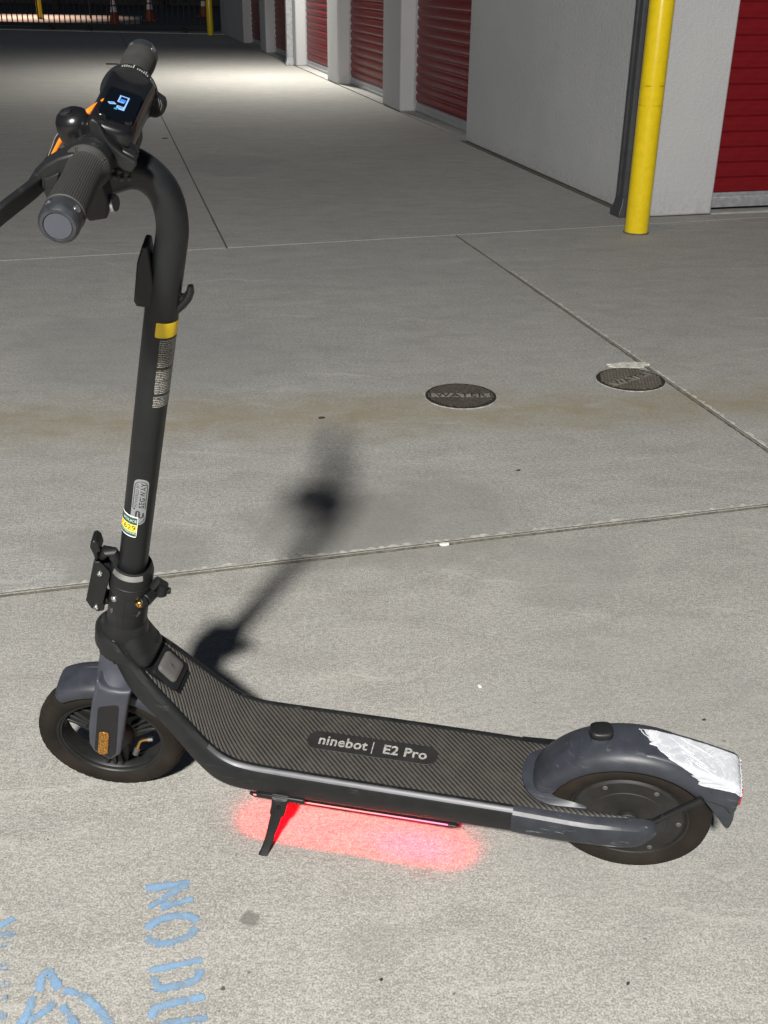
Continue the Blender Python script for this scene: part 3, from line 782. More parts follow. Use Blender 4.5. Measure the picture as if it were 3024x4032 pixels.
# ------------------------------------------------------------------ electric scooter
# local frame: x towards the tail, y away from the viewer, z up; origin at the rear contact point; leans on its kickstand
ROOT_M = Matrix(((0.97919, 0.19851, -0.04178), (-0.20291, 0.95796, -0.20162), (0.0, 0.20590, 0.97857)))
root = empty('electric_scooter', (0.38905, 1.32619, 0))
root.rotation_euler = ROOT_M.to_euler()
tag(root, 'black electric scooter leaning on its kickstand with a white taped rear fender', 'scooter')
RK = R(15.4)
AX = Vector((math.sin(RK), 0, math.cos(RK))); P0 = Vector((-.8536, 0, .125))
E1 = Vector((math.cos(RK), 0, -math.sin(RK))); E2 = Vector((0, -1, 0))
RW = Matrix.Rotation(.152, 3, AX); RB = Matrix.Rotation(.2107, 3, AX)
def SW(p): return P0 + RW @ (Vector(p) - P0)             # turned with the wheel and fork
def SB(p): return P0 + RB @ (Vector(p) - P0)             # turned with the handlebar
def BF(p): return SB(Vector((-.652, 0, 1.1525)) + Vector(p))   # bar frame: x to rider, y along bar, z up
def ST(s, th, r):                                         # stem surface: distance up the axis, angle (deg) from the near side to the rear, radius
    a = R(th); return P0 + AX * s + (E1 * math.sin(a) + E2 * math.cos(a)) * r

DIMP = [(-.648, 1.1185), (-.640, 1.1165), (-.633, 1.1145), (-.646, 1.1105), (-.639, 1.1085), (-.631, 1.1085)]
def catmull(P, k):
    out = []; n = len(P); D = len(P[0])
    for i in range(n - 1):
        q = [P[max(i - 1, 0)], P[i], P[i + 1], P[min(i + 2, n - 1)]]
        for j in range(k):
            t = j / k
            out.append(tuple(.5 * (2 * q[1][d] + (q[2][d] - q[0][d]) * t + (2 * q[0][d] - 5 * q[1][d] + 4 * q[2][d] - q[3][d]) * t * t + (3 * q[1][d] - q[0][d] - 3 * q[2][d] + q[3][d]) * t ** 3) for d in range(D)))
    out.append(tuple(P[-1])); return out

# ---- deck frame with its raised side rails
STA = [(-.800, .352, -.790, .384, .036), (-.795, .342, -.781, .372, .040), (-.782, .305, -.757, .335, .047), (-.7655, .282, -.731, .300, .055),
       (-.7375, .248, -.705, .267, .060), (-.709, .210, -.680, .235, .065), (-.686, .174, -.660, .210, .069), (-.667, .148, -.640, .190, .072),
       (-.645, .128, -.620, .180, .0745), (-.6125, .117, -.598, .1745, .0755), (-.55, .116, -.548, .1725, .0765), (-.40, .1165, -.40, .1715, .0775),
       (-.25, .118, -.25, .170, .0775), (-.172, .119, -.172, .169, .0775)]
ST_F = catmull(STA, 6)
def frame_ring(s):
    xl, zl, xt, zt, hw = s
    n = Vector((xt - xl, zt - zl)); nn = n.normalized()
    def q(t, e=0): return (xl + n.x * t + nn.x * e, zl + n.y * t + nn.y * e)
    prof = []
    side = [(.0, 0, -.008), (.04, 0, -.003), (.16, 0, .0), (.86, 0, .0), (.95, 0, -.003), (1, .0018, -.0075), (1, .0018, -.012), (1, 0, -.0128)]
    for t, e, dy in side: x, z = q(t, e); prof.append((x, -(hw + dy), z))
    for t, e, dy in side[::-1]: x, z = q(t, e); prof.append((x, hw + dy - .002, z))
    return prof
m = MB(); m.loft([frame_ring(s) for s in ST_F], True, True)
m.build('deck_frame', M['deck_frame'], root, angle=40)
# pale strip along the near rail, tapering at its front end
m = MB(); rows = [[], [], [], []]
for s in ST_F:
    xl, zl, xt, zt, hw = s
    if xt < -.655: continue
    k = min(1, (xt + .655) / .10 + .02); n = Vector((xt - xl, zt - zl)); nn = n.normalized()
    for row, (t, e, dy) in zip(rows, ((.955, 0, -.0016), (.985, .0006, -.0036), (1, .0022, -.0066), (1, .0024, -.0088))):
        t2 = 1 - (1 - t) * k
        row.append((xl + n.x * t2 + nn.x * e, -(hw + dy), zl + n.y * t2 + nn.y * e))
m.loft(rows, False, False); m.build('edge_trim', M['trim'], root, angle=60)

# ---- ribbed mat
def top_at():
    pts = [(s[2], s[3], s[4]) for s in ST_F]; L = [0]
    for a, b in zip(pts, pts[1:]): L.append(L[-1] + math.hypot(b[0] - a[0], b[1] - a[1]))
    return pts, L
TP, TL = top_at()
def top(u):
    if u >= TL[-1]:
        return (TP[-1][0] + u - TL[-1], TP[-1][1] + .0 , TP[-1][2])
    for i in range(len(TL) - 1):
        if TL[i + 1] >= u:
            t = (u - TL[i]) / (TL[i + 1] - TL[i]); a, b = TP[i], TP[i + 1]
            return tuple(a[d] + (b[d] - a[d]) * t for d in range(3))
def u_of_x(x):
    for i in range(len(TP) - 1):
        if TP[i + 1][0] >= x: return TL[i] + (TL[i + 1] - TL[i]) * (x - TP[i][0]) / (TP[i + 1][0] - TP[i][0])
    return TL[-1] + x - TP[-1][0]
mv, mf, muv = [], [], []
def mat_strip(us, y0f, y1f, ny=6):
    base = len(mv)
    for u in us:
        x, z, hw = top(u)
        x2, z2, _ = top(u + .004); t = Vector((x2 - x, z2 - z)).normalized(); n = Vector((-t.y, t.x))
        for j in range(ny + 1):
            y = y0f(u, hw) + (y1f(u, hw) - y0f(u, hw)) * j / ny
            e = .0022 - (.0012 if j in (0, ny) else 0)
            mv.append((x + n.x * e, y, z + n.y * e)); muv.append((u, y))
    for i in range(len(us) - 1):
        for j in range(ny):
            a = base + i * (ny + 1) + j; mf.append((a, a + ny + 1, a + ny + 2, a + 1))
def rng(a, b, n): return [a + (b - a) * i / n for i in range(n + 1)]
uA, uB = u_of_x(-.748), u_of_x(-.705)
def prong(u): return min(1, max(0, (u - uA) / (uB - uA)))
near_o = lambda u, hw: -(hw - .0145)
far_o = lambda u, hw: hw - .0165
# plug frame half width shrinks from .033 to .022 then closes
def inner(u):
    t = prong(u); return .036 - .013 * t
mat_strip(rng(uA, uB, 10), near_o, lambda u, hw: max(-(hw - .0145) + .003, -inner(u)) if prong(u) > .0 else -(hw - .0145) + .002, 3)
mat_strip(rng(uA, uB, 10), lambda u, hw: min(hw - .0165 - .003, inner(u)), far_o, 3)
uC = u_of_x(-.700)
mat_strip(rng(uB, uC, 2), near_o, far_o, 8)
uF = u_of_x(-.166)
mat_strip(rng(uC, uF, 70), near_o, far_o, 8)
uT = u_of_x(-.002)
def slot(u):
    x = top(u)[0]; t = (x + .167) / .05
    return .054 if t >= 1 else .054 * math.sqrt(max(0, 1 - (1 - t) ** 2))
mat_strip(rng(uF, uT, 34), lambda u, hw: -(hw - .0145) + max(0, (top(u)[0] + .06)) * .12, lambda u, hw: -max(.0, slot(u)) if u > uF else 0, 4)
mat_strip(rng(uF, uT, 34), lambda u, hw: slot(u), lambda u, hw: (hw - .0165) - max(0, (top(u)[0] + .06)) * .12, 4)
me = bpy.data.meshes.new('deck_mat'); me.from_pydata(mv, [], mf)
ul = me.uv_layers.new(name='UVMap')
for lp in me.loops: ul.data[lp.index].uv = muv[lp.vertex_index]
me.materials.append(M['mat']); me.shade_smooth()
mat_o = mesh_obj('deck_mat', me, root)
md = mat_o.modifiers.new('thickness', 'SOLIDIFY'); md.thickness = .003; md.offset = -1; md.use_rim = False

# logo pad
m = MB(); px0, px1, pr = -.493, -.318, .0185
ring = [(px0 + pr * math.cos(a), pr * math.sin(a)) for a in rng(math.pi / 2, 3 * math.pi / 2, 14)] + [(px1 + pr * math.cos(a), pr * math.sin(a)) for a in rng(-math.pi / 2, math.pi / 2, 14)]
zt_ = .1747
m.xy([(a, b + .0015) for a, b in ring], zt_ - .002, zt_); m.build('logo_pad', M['pill'], root, bevel=.0006)
def deck_txt(x0, y0, sx): return lambda a, b: (x0 + a * sx, y0 + b, zt_ + .0004)
def tp(name, body, size, x0, y0, sx, **k): return text_part(name, body, size, M['logo'], root, deck_txt(x0, y0, sx), **k)
tp('logo_text', 'ninebot', .026, -.4525, .0015, .95, spacing=1.05, off=.0005)
tp('logo_text', 'E2 Pro', .0245, -.3515, .0005, 1.02, spacing=1.05, off=.0006)
m = MB(); m.box(-.4045, -.403, -.0115, .0125, zt_ + .0002, zt_ + .0006); m.build('logo_divider', M['logo'], root, smooth=False)

# ---- battery case, glow strip
m = MB()
m.xz([(-.605, .1165), (-.600, .098), (-.585, .0835), (-.262, .0835), (-.250, .094), (-.248, .118)], -.054, .052)
m.build('battery_case', M['black'], root, bevel=.003)
m = MB(); m.xz([(-.60, .0905), (-.592, .0835), (-.268, .0825), (-.256, .0885), (-.262, .0895), (-.59, .0905)], -.0605, -.0535)
m.build('battery_flange', M['black'], root, bevel=.0012)
m = MB(); m.box(-.590, -.272, -.0655, -.0640, .0960, .0975); m.build('led_strip', M['led'], root, smooth=False)
def under_light(name, x0, x1, p, col, sp=78):
    l = bpy.data.lights.new(name, 'AREA'); l.shape = 'RECTANGLE'; l.size = x1 - x0; l.size_y = .008; l.energy = p; l.color = col; l.spread = R(sp)
    o = bpy.data.objects.new(name, l); COL.objects.link(o); o.parent = root; o.location = ((x0 + x1) / 2, -.0668, .0900); o.rotation_euler = (R(13), 0, 0)
under_light('under_glow_red', -.595, -.31, GLOW * .9, (1, .0, .004))
under_light('under_glow_spill', -.58, -.30, GLOW * .42, (1, .0, .008), 120)
under_light('under_glow_magenta', -.385, -.262, GLOW * .30, (1, .0, .033))

# ---- head shroud between the rails
def ell(c, u, w, a, b, n=28, e=2.3):
    out = []
    for k in range(n):
        t = 2 * math.pi * k / n; ct, s_ = math.cos(t), math.sin(t)
        out.append(Vector(c) + Vector(u) * (abs(ct) ** (2 / e) * (1 if ct > 0 else -1)) * a + Vector(w) * (abs(s_) ** (2 / e) * (1 if s_ > 0 else -1)) * b)
    return out
def axp(s): return P0 + AX * s
m = MB(); rings = []
for s, off, a, b in ((.288, 0, .0295, .0295), (.284, -.0005, .0320, .0310), (.272, -.002, .0365, .0335), (.255, -.003, .0390, .0345), (.235, -.003, .0390, .0345), (.205, -.001, .0355, .034), (.2, -.001, .034, .033)):
    rings.append(ell(axp(s) + E1 * off, E1, E2, a, b, e=2.0))
m.loft(rings); m.build('head_shroud', M['black'], root, angle=60)
m = MB(); rings = []
path = [(-.775, .398, .026, .026, 1.25), (-.767, .374, .0325, .030, 1.08), (-.759, .353, .0365, .027, .95), (-.7515, .340, .0375, .022, .92), (-.7465, .332, .0355, .015, .92), (-.7440, .328, .030, .008, .92)]
for x, z, hw, th, ang in path:
    t = Vector((math.cos(-ang), 0, math.sin(-ang))); n = Vector((-t.z, 0, t.x))
    rings.append(ell((x - n.x * th * .45, 0, z - n.z * th * .45), Vector((0, -1, 0)), n, hw, th, e=2.6))
m.loft(rings); m.build('neck_cover', M['black'], root, angle=60)
# rail band carried round the front of the head tube
m = MB(); rings = []
for k in range(-6, 31):
    a = math.pi * min(max(k, 0), 24) / 24; sn, cs = math.sin(a), math.cos(a)
    ex = max(0, -k, k - 24) * .0055
    c = Vector((-.788 - .0395 * sn + ex, (-.0370 - ex * .36) * cs, .358 + .018 * sn - ex * 1.55)); o_ = Vector((-sn * .8, -cs, 0)).normalized(); hgt = .0195 - .003 * sn - ex * .15
    up_ = (AX * .9 + Vector((0, 0, .1))).normalized()
    sk = .0045 * (1 - ex / .033 * 1.5) if ex else .0045
    rings.append([c - up_ * hgt + o_ * (sk - .0035), c - up_ * hgt * .8 + o_ * sk, c + up_ * hgt * .75 + o_ * sk, c + up_ * hgt + o_ * (sk - .003), c + up_ * hgt - o_ * .007, c - up_ * hgt - o_ * .007])
m.loft(rings); m.build('head_band', M['deck_frame'], root, angle=40)
# small flush cap on the neck cover
m = MB(); c0 = Vector(SCREWC); nrm = Vector((.84, .12, .52)).normalized()
m.lathe([(.0120, -.006), (.0120, .0002), (.0110, .0008), (.0, .0009)], c0, nrm, n=28); m.build('screw_cover', M['deck_frame'], root)

# ---- charging port cover
nS = Vector((.79, 0, .61)); tS = Vector((.61, 0, -.79)); c0 = Vector((-.7295, .0005, .2978))
def rrect(c, a, b, r, off, u=tS, w=Vector((0, 1, 0)), n=nS, k=6):
    out = []
    for (sx, sy, a0) in ((1, 1, 0), (-1, 1, 1), (-1, -1, 2), (1, -1, 3)):
        for j in range(k + 1):
            t = math.pi / 2 * (a0 + j / k)
            out.append(c + u * (sx * (a - r) + r * math.cos(t)) + w * (sy * (b - r) + r * math.sin(t)) + n * off)
    return out
m = MB(); m.loft([rrect(c0 + tS * .004, .0265, .029, .008, -.012), rrect(c0 + tS * .004, .0265, .029, .008, .0045), rrect(c0 + tS * .004, .0250, .0275, .007, .0056)])
m.build('port_frame', M['black'], root, angle=50)
m = MB(); cc = c0 + tS * .001 
m.loft([rrect(cc, .0188, .0205, .0065, .002), rrect(cc, .0188, .0205, .0065, .0095), rrect(cc, .0172, .019, .0055, .0110), rrect(cc, .010, .0115, .003, .0114)])
m.build('charging_port_cover', M['rubber_grey'], root, angle=50)
m = MB()
for (a0, b0, a1, b1) in ((-.006, .0035, .0005, -.0015), (.0005, -.0015, -.001, .0025), (-.001, .0025, .006, -.002)):
    p, q = Vector((a0, b0)), Vector((a1, b1)); d = (q - p).normalized(); e = Vector((-d.y, d.x)) * .0005
    m.add([cc + tS * v.x + Vector((0, 1, 0)) * v.y + nS * .01165 for v in (p + e, q + e, q - e, p - e)], [(0, 1, 2, 3)])
m.build('bolt_emblem', M['motor'], root, smooth=False)

# ---- hinge block, clamp collar, folding lever
def lath(name, prof, mat, n=40, parent=root, angle=40): 
    m = MB(); m.lathe([(r, s) for r, s in prof], P0, AX, ref=E2, n=n); return m.build(name, mat, parent, angle=angle)
hinge = lath('hinge_block', [(.0, .287), (.0292, .287), (.0298, .290), (.0298, .352), (.029, .356), (0, .356)], M['black'])
collar = lath('clamp_collar', [(.0, .354), (.0305, .354), (.0312, .358), (.0312, .392), (.0305, .395), (.0278, .4035), (.026, .4042), (.0245, .4035), (.0235, .398), (.021, .397)], M['black'])
m = MB(); m.lathe([(.0313, .3942), (.0288, .4028)], P0, AX, ref=E2, n=20, a0=R(-45), a1=R(50)); m.build('bright_edge', M['steel'], collar)
lath('steering_ring', [(.0305, .356), (.0318, .3575), (.0318, .3735), (.0305, .375)], M['black'])
# slot and pockets of the hinge block: flat quads, their shade painted dark
m = MB()
for (s, t0, t1, ds) in ((.3215, 4.6, 8.0, .0325),):
    V = [ST(s - ds, t0, .0301), ST(s - ds, t1, .0301), ST(s + ds, t1, .0301), ST(s + ds, t0, .0301)]
    m.add(V, [(0, 1, 2, 3)])
m.build('slot', M['black_gloss'], hinge, smooth=False)
for i, (s, th, w, h, mt) in enumerate(((.318, -34, 7, .007, 'galv'), (.3225, 44, 12, .0055, 'steel'), (.3475, 40, 6, .0065, 'galv'))):
    m = MB()
    m.add([ST(s, th - w, .0302), ST(s + h, th + w * .8, .0302), ST(s + h * .2, th + w, .0302), ST(s - h, th + w * .1, .0302)], [(0, 1, 2, 3)])
    o = m.build('pocket', M['rubber_grey'], hinge, smooth=False)
    m = MB(); m.add([ST(s + .0005, th - w * .9, .0304), ST(s + h * .85, th + w * .2, .0304), ST(s - h * .1, th + w * .2, .0304), ST(s - h * .8, th - w * .2, .0304)], [(0, 1, 2, 3)])
    m.build('pocket_shadow_side', M['black_gloss'], hinge, smooth=False) if i else None
def screw(name, p, n, r, mat, parent=root, h=.003):
    m = MB(); m.lathe([(r, -.002), (r, h * .6), (r * .8, h), (r * .45, h), (r * .4, h * .3), (0, h * .3)], p, n, n=18); return m.build(name, mat, parent)
screw('hinge_bolt', ST(.347, -27, .030), ST(0, -27, 1) - P0, .0052, M['steel'])
# right-hand hinge lugs
m = MB(); c0 = ST(.360, 78, .0325)
m.tube([ST(.352, 60, .033), ST(.352, 102, .034)], [.0105, .0105], 20); m.build('hinge_lug', M['black'], root, bevel=.001)
m = MB(); m.tube([ST(.350, 46, .0335), ST(.350, 62, .0335)], [.0085, .0085], 18); m.build('hinge_lug', M['black'], root, bevel=.001)
screw('hinge_pin', ST(.350, 45, .0345), ST(0, 22, 1) - P0, .0058, M['brass'])
m = MB(); m.tube([ST(.372, 84, .035), ST(.385, 88, .0405), ST(.372, 96, .046), ST(.352, 96, .046)], [.0075, .0085, .0095, .009], 14, flat=.8); m.build('latch_arm', M['black'], root)
m = MB(); m.tube([ST(.359, 98, .049), ST(.359, 101, .059)], [.0055, .005], 14); m.build('latch_bolt', M['black'], root, bevel=.0008)
# folding lever on the front side
def lv(a, b, y): return SB((a, y, b))
lev = [(-.8255, .455), (-.8215, .4385), (-.813, .430), (-.803, .4325), (-.800, .442), (-.801, .449), (-.7785, .505), (-.7785, .512), (-.784, .524), (-.7895, .5325), (-.7975, .532)]
m = MB(); m.prism(lev, lambda a, b: lv(a, b, -.0165), lambda a, b: lv(a, b, -.0135)); m.prism(lev, lambda a, b: lv(a, b, .0135), lambda a, b: lv(a, b, .0165))
bk = [(-.8255, .455), (-.8215, .4385), (-.8185, .440), (-.822, .4555), (-.7945, .531), (-.7975, .532)]
m.prism(bk, lambda a, b: lv(a, b, -.0136), lambda a, b: lv(a, b, .0136))
lever = m.build('folding_lever', M['black'], root, bevel=.0012)
hk = [(-.7965, .528), (-.7965, .545), (-.7985, .556), (-.795, .567), (-.7895, .570), (-.7845, .563), (-.7840, .548), (-.7895, .5455), (-.7905, .533)]
m = MB(); m.prism(hk, lambda a, b: lv(a, b, -.0125), lambda a, b: lv(a, b, .0125)); m.build('lever_hook', M['black'], lever, bevel=.0025)
m = MB(); m.tube([lv(-.7875, .531, -.006), lv(-.778, .545, -.006), lv(-.770, .541, -.006), lv(-.7665, .528, -.006), lv(-.7705, .516, -.006)], [.005, .0085, .009, .009, .007], 12); m.build('safety_catch', M['black'], lever)
screw('lever_pin', lv(-.7925, .5105, -.0172), RB @ Vector((0, -1, 0)), .0042, M['steel'], lever)
screw('lever_pin', lv(-.8125, .4415, -.0172), RB @ Vector((0, -1, 0)), .0042, M['steel'], lever)
m = MB(); m.tube([lv(-.8115, .441, 0), lv(-.795, .446, 0)], [.011, .011], 14); m.tube([lv(-.786, .512, 0), lv(-.775, .47, 0), lv(-.785, .44, 0)], [.005, .007, .008], 10); m.build('lever_pivot', M['black'], root)

# ---- stem with stickers
SR = .0207
path = [P0 + AX * s for s in rng(.385, .86, 10)] + [SB(p) for p in ((-.6075, 0, 1.012), (-.6015, 0, 1.036), (-.6005, 0, 1.060), (-.605, 0, 1.081), (-.6165, 0, 1.097), (-.632, 0, 1.106), (-.652, 0, 1.108), (-.676, 0, 1.105), (-.700, 0, 1.099), (-.716, 0, 1.093))]
rad = [SR] * 9 + [.0205, .0201, .0189, .0185, .0184, .0187, .0198, .0228, .0270, .0305, .0295, .027]
pts = catmull([(*p, r) for p, r in zip(path, rad)], 4)
m = MB(); m.tube([p[:3] for p in pts], [p[3] for p in pts], 40, upref=(0, 1, 0)); m.build('stem', M['black_paint'], root, angle=50)
hl = [(-.7095, 1.123), (-.7165, 1.126), (-.728, 1.120), (-.7315, 1.095), (-.727, 1.075), (-.716, 1.068), (-.708, 1.072)]
m = MB(); m.prism(hl, lambda a, b: SB((a, -.021, b)), lambda a, b: SB((a, .021, b))); m.build('headlight', M['black_gloss'], root, bevel=.005)
# little rubber dimples on the side of the head
m = MB()
for px, pz in DIMP:
    zc = 1.108; r_ = .0318; yy = -math.sqrt(max(1e-6, r_ * r_ - (pz - zc) ** 2))
    nd = Vector((0, yy, pz - zc)).normalized()
    m.lathe([(.0026, -.002), (.0026, .0002), (.0018, .0010), (0, .0013)], SB((px, yy, pz)), RB @ nd, n=14)
m.build('rubber_dimples', M['rubber_grey'], root)
hb = [(-.630, 1.020), (-.6365, 1.0215), (-.6465, 1.000), (-.6595, .9505), (-.6575, .944), (-.637, .940), (-.6325, .95)]
m = MB(); m.prism(hb, lambda a, b: SB((a, -.0155, b)), lambda a, b: SB((a, .0155, b))); m.build('front_reflector_box', M['black'], root, bevel=.0022)
m = MB(); hkp = [(-.616, .930, .0085, .0105), (-.6065, .9375, .0082, .0095), (-.5985, .9455, .0074, .0085), (-.5942, .953, .0060, .0065), (-.5925, .961, .0042, .0045)]
m.tube([SB((a, 0, b)) for a, b, w, t in hkp], [w for *_, w, t in hkp], 16, flat=.8, upref=(1, 0, 0)); 
m.tube([SB((-.6165, 0, .945)), SB((-.600, 0, .946)), SB((-.5965, 0, .950))], [.006, .005, .005], 14); m.build('bag_hook', M['black_gloss'], root)
def patch(name, s0, s1, t0, t1, mat, off=.0003, ns=8, nt=14, round_=0, uvs=False, parent=root, shear=0):
    V = []; F = []; UV = []
    for i in range(ns + 1):
        for j in range(nt + 1):
            fs, ft = i / ns, j / nt
            t = t0 + (t1 - t0) * ft; s = s0 + (s1 - s0) * fs + shear * (t - t0)
            if round_:
                # round corners: pull towards centre in metres
                w = R(abs(t1 - t0)) * SR; h = abs(s1 - s0)
                ax, ay = (ft - .5) * w, (fs - .5) * h; rx, ry = w / 2 - round_, h / 2 - round_
                if abs(ax) > rx and abs(ay) > ry:
                    dx, dy = abs(ax) - rx, abs(ay) - ry; d = math.hypot(dx, dy)
                    mx = max(dx, dy)
                    if d > 0:
                        k = mx / d; ax = math.copysign(rx + dx * k, ax); ay = math.copysign(ry + dy * k, ay)
                t = (t0 + t1) / 2 + math.degrees(ax / SR) * (1 if t1 > t0 else -1); s = (s0 + s1) / 2 + ay * (1 if s1 > s0 else -1) + shear * (t - t0)
            V.append(ST(s, t, SR + off)); UV.append((R(t) * SR, s))
    for i in range(ns):
        for j in range(nt):
            a = i * (nt + 1) + j; F.append((a, a + 1, a + nt + 2, a + nt + 1))
    me = bpy.data.meshes.new(name); me.from_pydata([tuple(v) for v in V], [], F); me.materials.append(mat); me.shade_smooth()
    ul = me.uv_layers.new(name='UVMap')
    for lp in me.loops: ul.data[lp.index].uv = UV[lp.vertex_index]
    return mesh_obj(name, me, parent)
patch('yellow_sticker', .808, .829, 4, 112, M['yellow_label'], round_=.0015)
patch('warning_label', .7035, .806, 22, 112, M['fineprint'], .0003)
def wrap(s0, th0, rot, off=.0006):
    """flat (a,b) -> stem: rot 90 reads up the stem"""
    def f(a, b):
        if rot == 90: da, ds = -b, a
        else: da, ds = a, b
        return ST(s0 + ds, th0 + math.degrees(da / SR), SR + off)
    return f
patch('maker_plate', .499, .582, -13, 44, M['silver_label'], .0004, 14, 20, .0095)
# ink outline and lettering on the plate
def wrap_line(name, pts, w, f, mat):
    m = MB(); L1, L2 = [], []
    for i, p in enumerate(pts):
        a, b = Vector(pts[max(i - 1, 0)]), Vector(pts[min(i + 1, len(pts) - 1)]); t = (b - a).normalized(); n = Vector((-t.y, t.x)) * w / 2
        L1.append(f(*(Vector(p) + n))); L2.append(f(*(Vector(p) - n)))
    m.loft([L1, L2], False, False); return m.build(name, mat, root, smooth=False)
fP = wrap(.5405, 15.5, 90)
def rr2(hx, hy, r, a0, a1):
    P = []
    corners = [(hx - r, hy - r, 0), (-hx + r, hy - r, 90), (-hx + r, -hy + r, 180), (hx - r, -hy + r, 270)]
    for cx, cy, st in corners:
        for k in range(7): a = R(st + 15 * k); P.append((cx + r * math.cos(a), cy + r * math.sin(a)))
    return P[a0:a1]
wrap_line('plate_outline', [(-.012, .0083)] + [(.02, .0083)] + [(.0375 - .0083 + .0083 * math.cos(R(a)), .0083 * math.sin(R(a))) for a in range(90, -91, -15)] + [(-.012, -.0083)], .0009, fP, M['label_ink'])
wrap_line('plate_outline', [(-.026, -.0083)] + [(-.0305 + .0083 * math.cos(R(a)), .0083 * math.sin(R(a))) for a in range(270, 89, -15)], .0009, fP, M['label_ink'])
text_part('plate_lettering', 'SEGWAY', .0098, M['label_ink'], root, lambda a, b: fP(a * 1.08 + .0125, b - .0036), spacing=1.1, off=.0002)
text_part('plate_lettering', 'POWERED BY', .0058, M['label_ink'], root, lambda a, b: fP(a * 1.13 + .0115, b + .0042), spacing=1.08, shear=.15)
wrap_line('plate_emblem', [(-.019, -.0065), (-.026, -.0065), (-.0285, -.004), (-.0265, -.0015), (-.0175, -.001), (-.016, .0012), (-.0175, .0028), (-.027, .003)], .0023, fP, M['label_ink'])
m = MB(); m.add([fP(-.0125 + .0014 * math.cos(a), .0062 + .0014 * math.sin(a)) for a in rng(0, 6.0, 11)], [tuple(range(12))]); m.build('plate_emblem', M['label_ink'], root, smooth=False)
# police registration sticker
patch('registration_sticker', .4745, .5135, -62, 18, M['white_ink'], .0010, 8, 20, .002)
patch('sticker_band', .4985, .5115, -60, 15.5, M['green_ink'], .0013, 2, 16)
patch('sticker_band', .4765, .4845, -60, 15.5, M['green_ink'], .0013, 2, 16)
patch('sticker_band', .4848, .4982, -60, 15.5, M['sticker_yellow'], .0013, 2, 16)
fS = wrap(.494, -14, 0, .0016)
text_part('sticker_lettering', 'POLICE', .0062, M['white_ink'], root, lambda a, b: fS(a + .0001, b + .0110), spacing=.98)
text_part('sticker_lettering', '629', .0135, M['label_ink'], root, lambda a, b: fS(a * .92 + .0006, b - .0025))
text_part('sticker_lettering', '7', .0125, M['orange_ink'], root, lambda a, b: fS(a * .92 - .0128, b - .0025))
text_part('sticker_lettering', 'REGISTRATION', .0046, M['white_ink'], root, lambda a, b: fS(a * .9 - .0042, b - .0118))

# ---- fork, front fender, front wheel
def fork_leg(sgn):
    m = MB(); out = [(-.822, .3060), (-.8290, .3175), (-.8479, .2613), (-.8639, .2075), (-.8727, .163), (-.8698, .1433), (-.8459, .1198), (-.8254, .1365), (-.795, .2419), (-.7815, .285), (-.7770, .2935), (-.795, .2930), (-.812, .2975)]
    if sgn > 0: out = [(a + .014, b) for a, b in out]
    m.prism(out, lambda a, b: SW((a, sgn * (.060 + min(0, (.30 - b)) * .25), b)), lambda a, b: SW((a, sgn * (.036 + min(0, (.30 - b)) * .4), b)))
    f = m.build('fork_leg', M['fork'], root, bevel=.006, seg=4, angle=30)
    return f
fk = fork_leg(-1); fork_leg(1)
m = MB(); m.loft([[SW(p) for p in ell(P0 + AX * s, E1, E2, a, b, e=2.4)] for s, a, b in ((.142, .030, .055), (.165, .034, .0575), (.180, .0345, .050), (.190, .0345, .036), (.215, .0345, .0335))])
m.build('fork_crown', M['fork'], root, angle=60)
pn = [(-.8399, .2490), (-.8372, .2560), (-.8300, .2600), (-.8085, .2645), (-.8045, .2625), (-.8040, .2560), (-.8320, .1400), (-.8445, .1275), (-.8600, .1400), (-.8660, .1500)]
m = MB(); m.prism(pn, lambda a, b: SW((a, -.0606, b)), lambda a, b: SW((a, -.058, b))); pnl = m.build('axle_cover', M['black'], fk, bevel=.0006)
rf = [(-.8480, .1962), (-.8440, .1985), (-.8350, .1965), (-.8322, .1930), (-.8445, .1440), (-.8490, .1400), (-.8580, .1405), (-.8612, .1450)]
m = MB(); m.prism(rf, lambda a, b: SW((a, -.0632, b)), lambda a, b: SW((a, -.0605, b))); m.build('side_reflector', M['amber'], fk, bevel=.001)

def wheel_tyre(parent, xf, tread):
    m = MB(); n = 220
    prof = [(.0835, -.0165), (.0885, -.0195), (.0935, -.0240), (.1030, -.0280), (.1125, -.0268), (.1190, -.0215), (.1232, -.0125), (.1250, 0)]
    prof = prof + [(r, -y) for r, y in prof[-2::-1]]
    rings = []
    for r, y in prof:
        ring = []
        for k in range(n):
            a = 2 * math.pi * k / n; rr = r
            if tread and .106 < r < .1249:
                f = (k / n * 44 + abs(y) * 55) % 1
                if f < .22: rr -= .0034
            ring.append(P0w + Vector((math.cos(a) * rr, y, math.sin(a) * rr)))
        rings.append(ring)
    m.loft(rings, True, False)
    return m.build('tyre', M['tyre'], parent, xf=xf, angle=50)
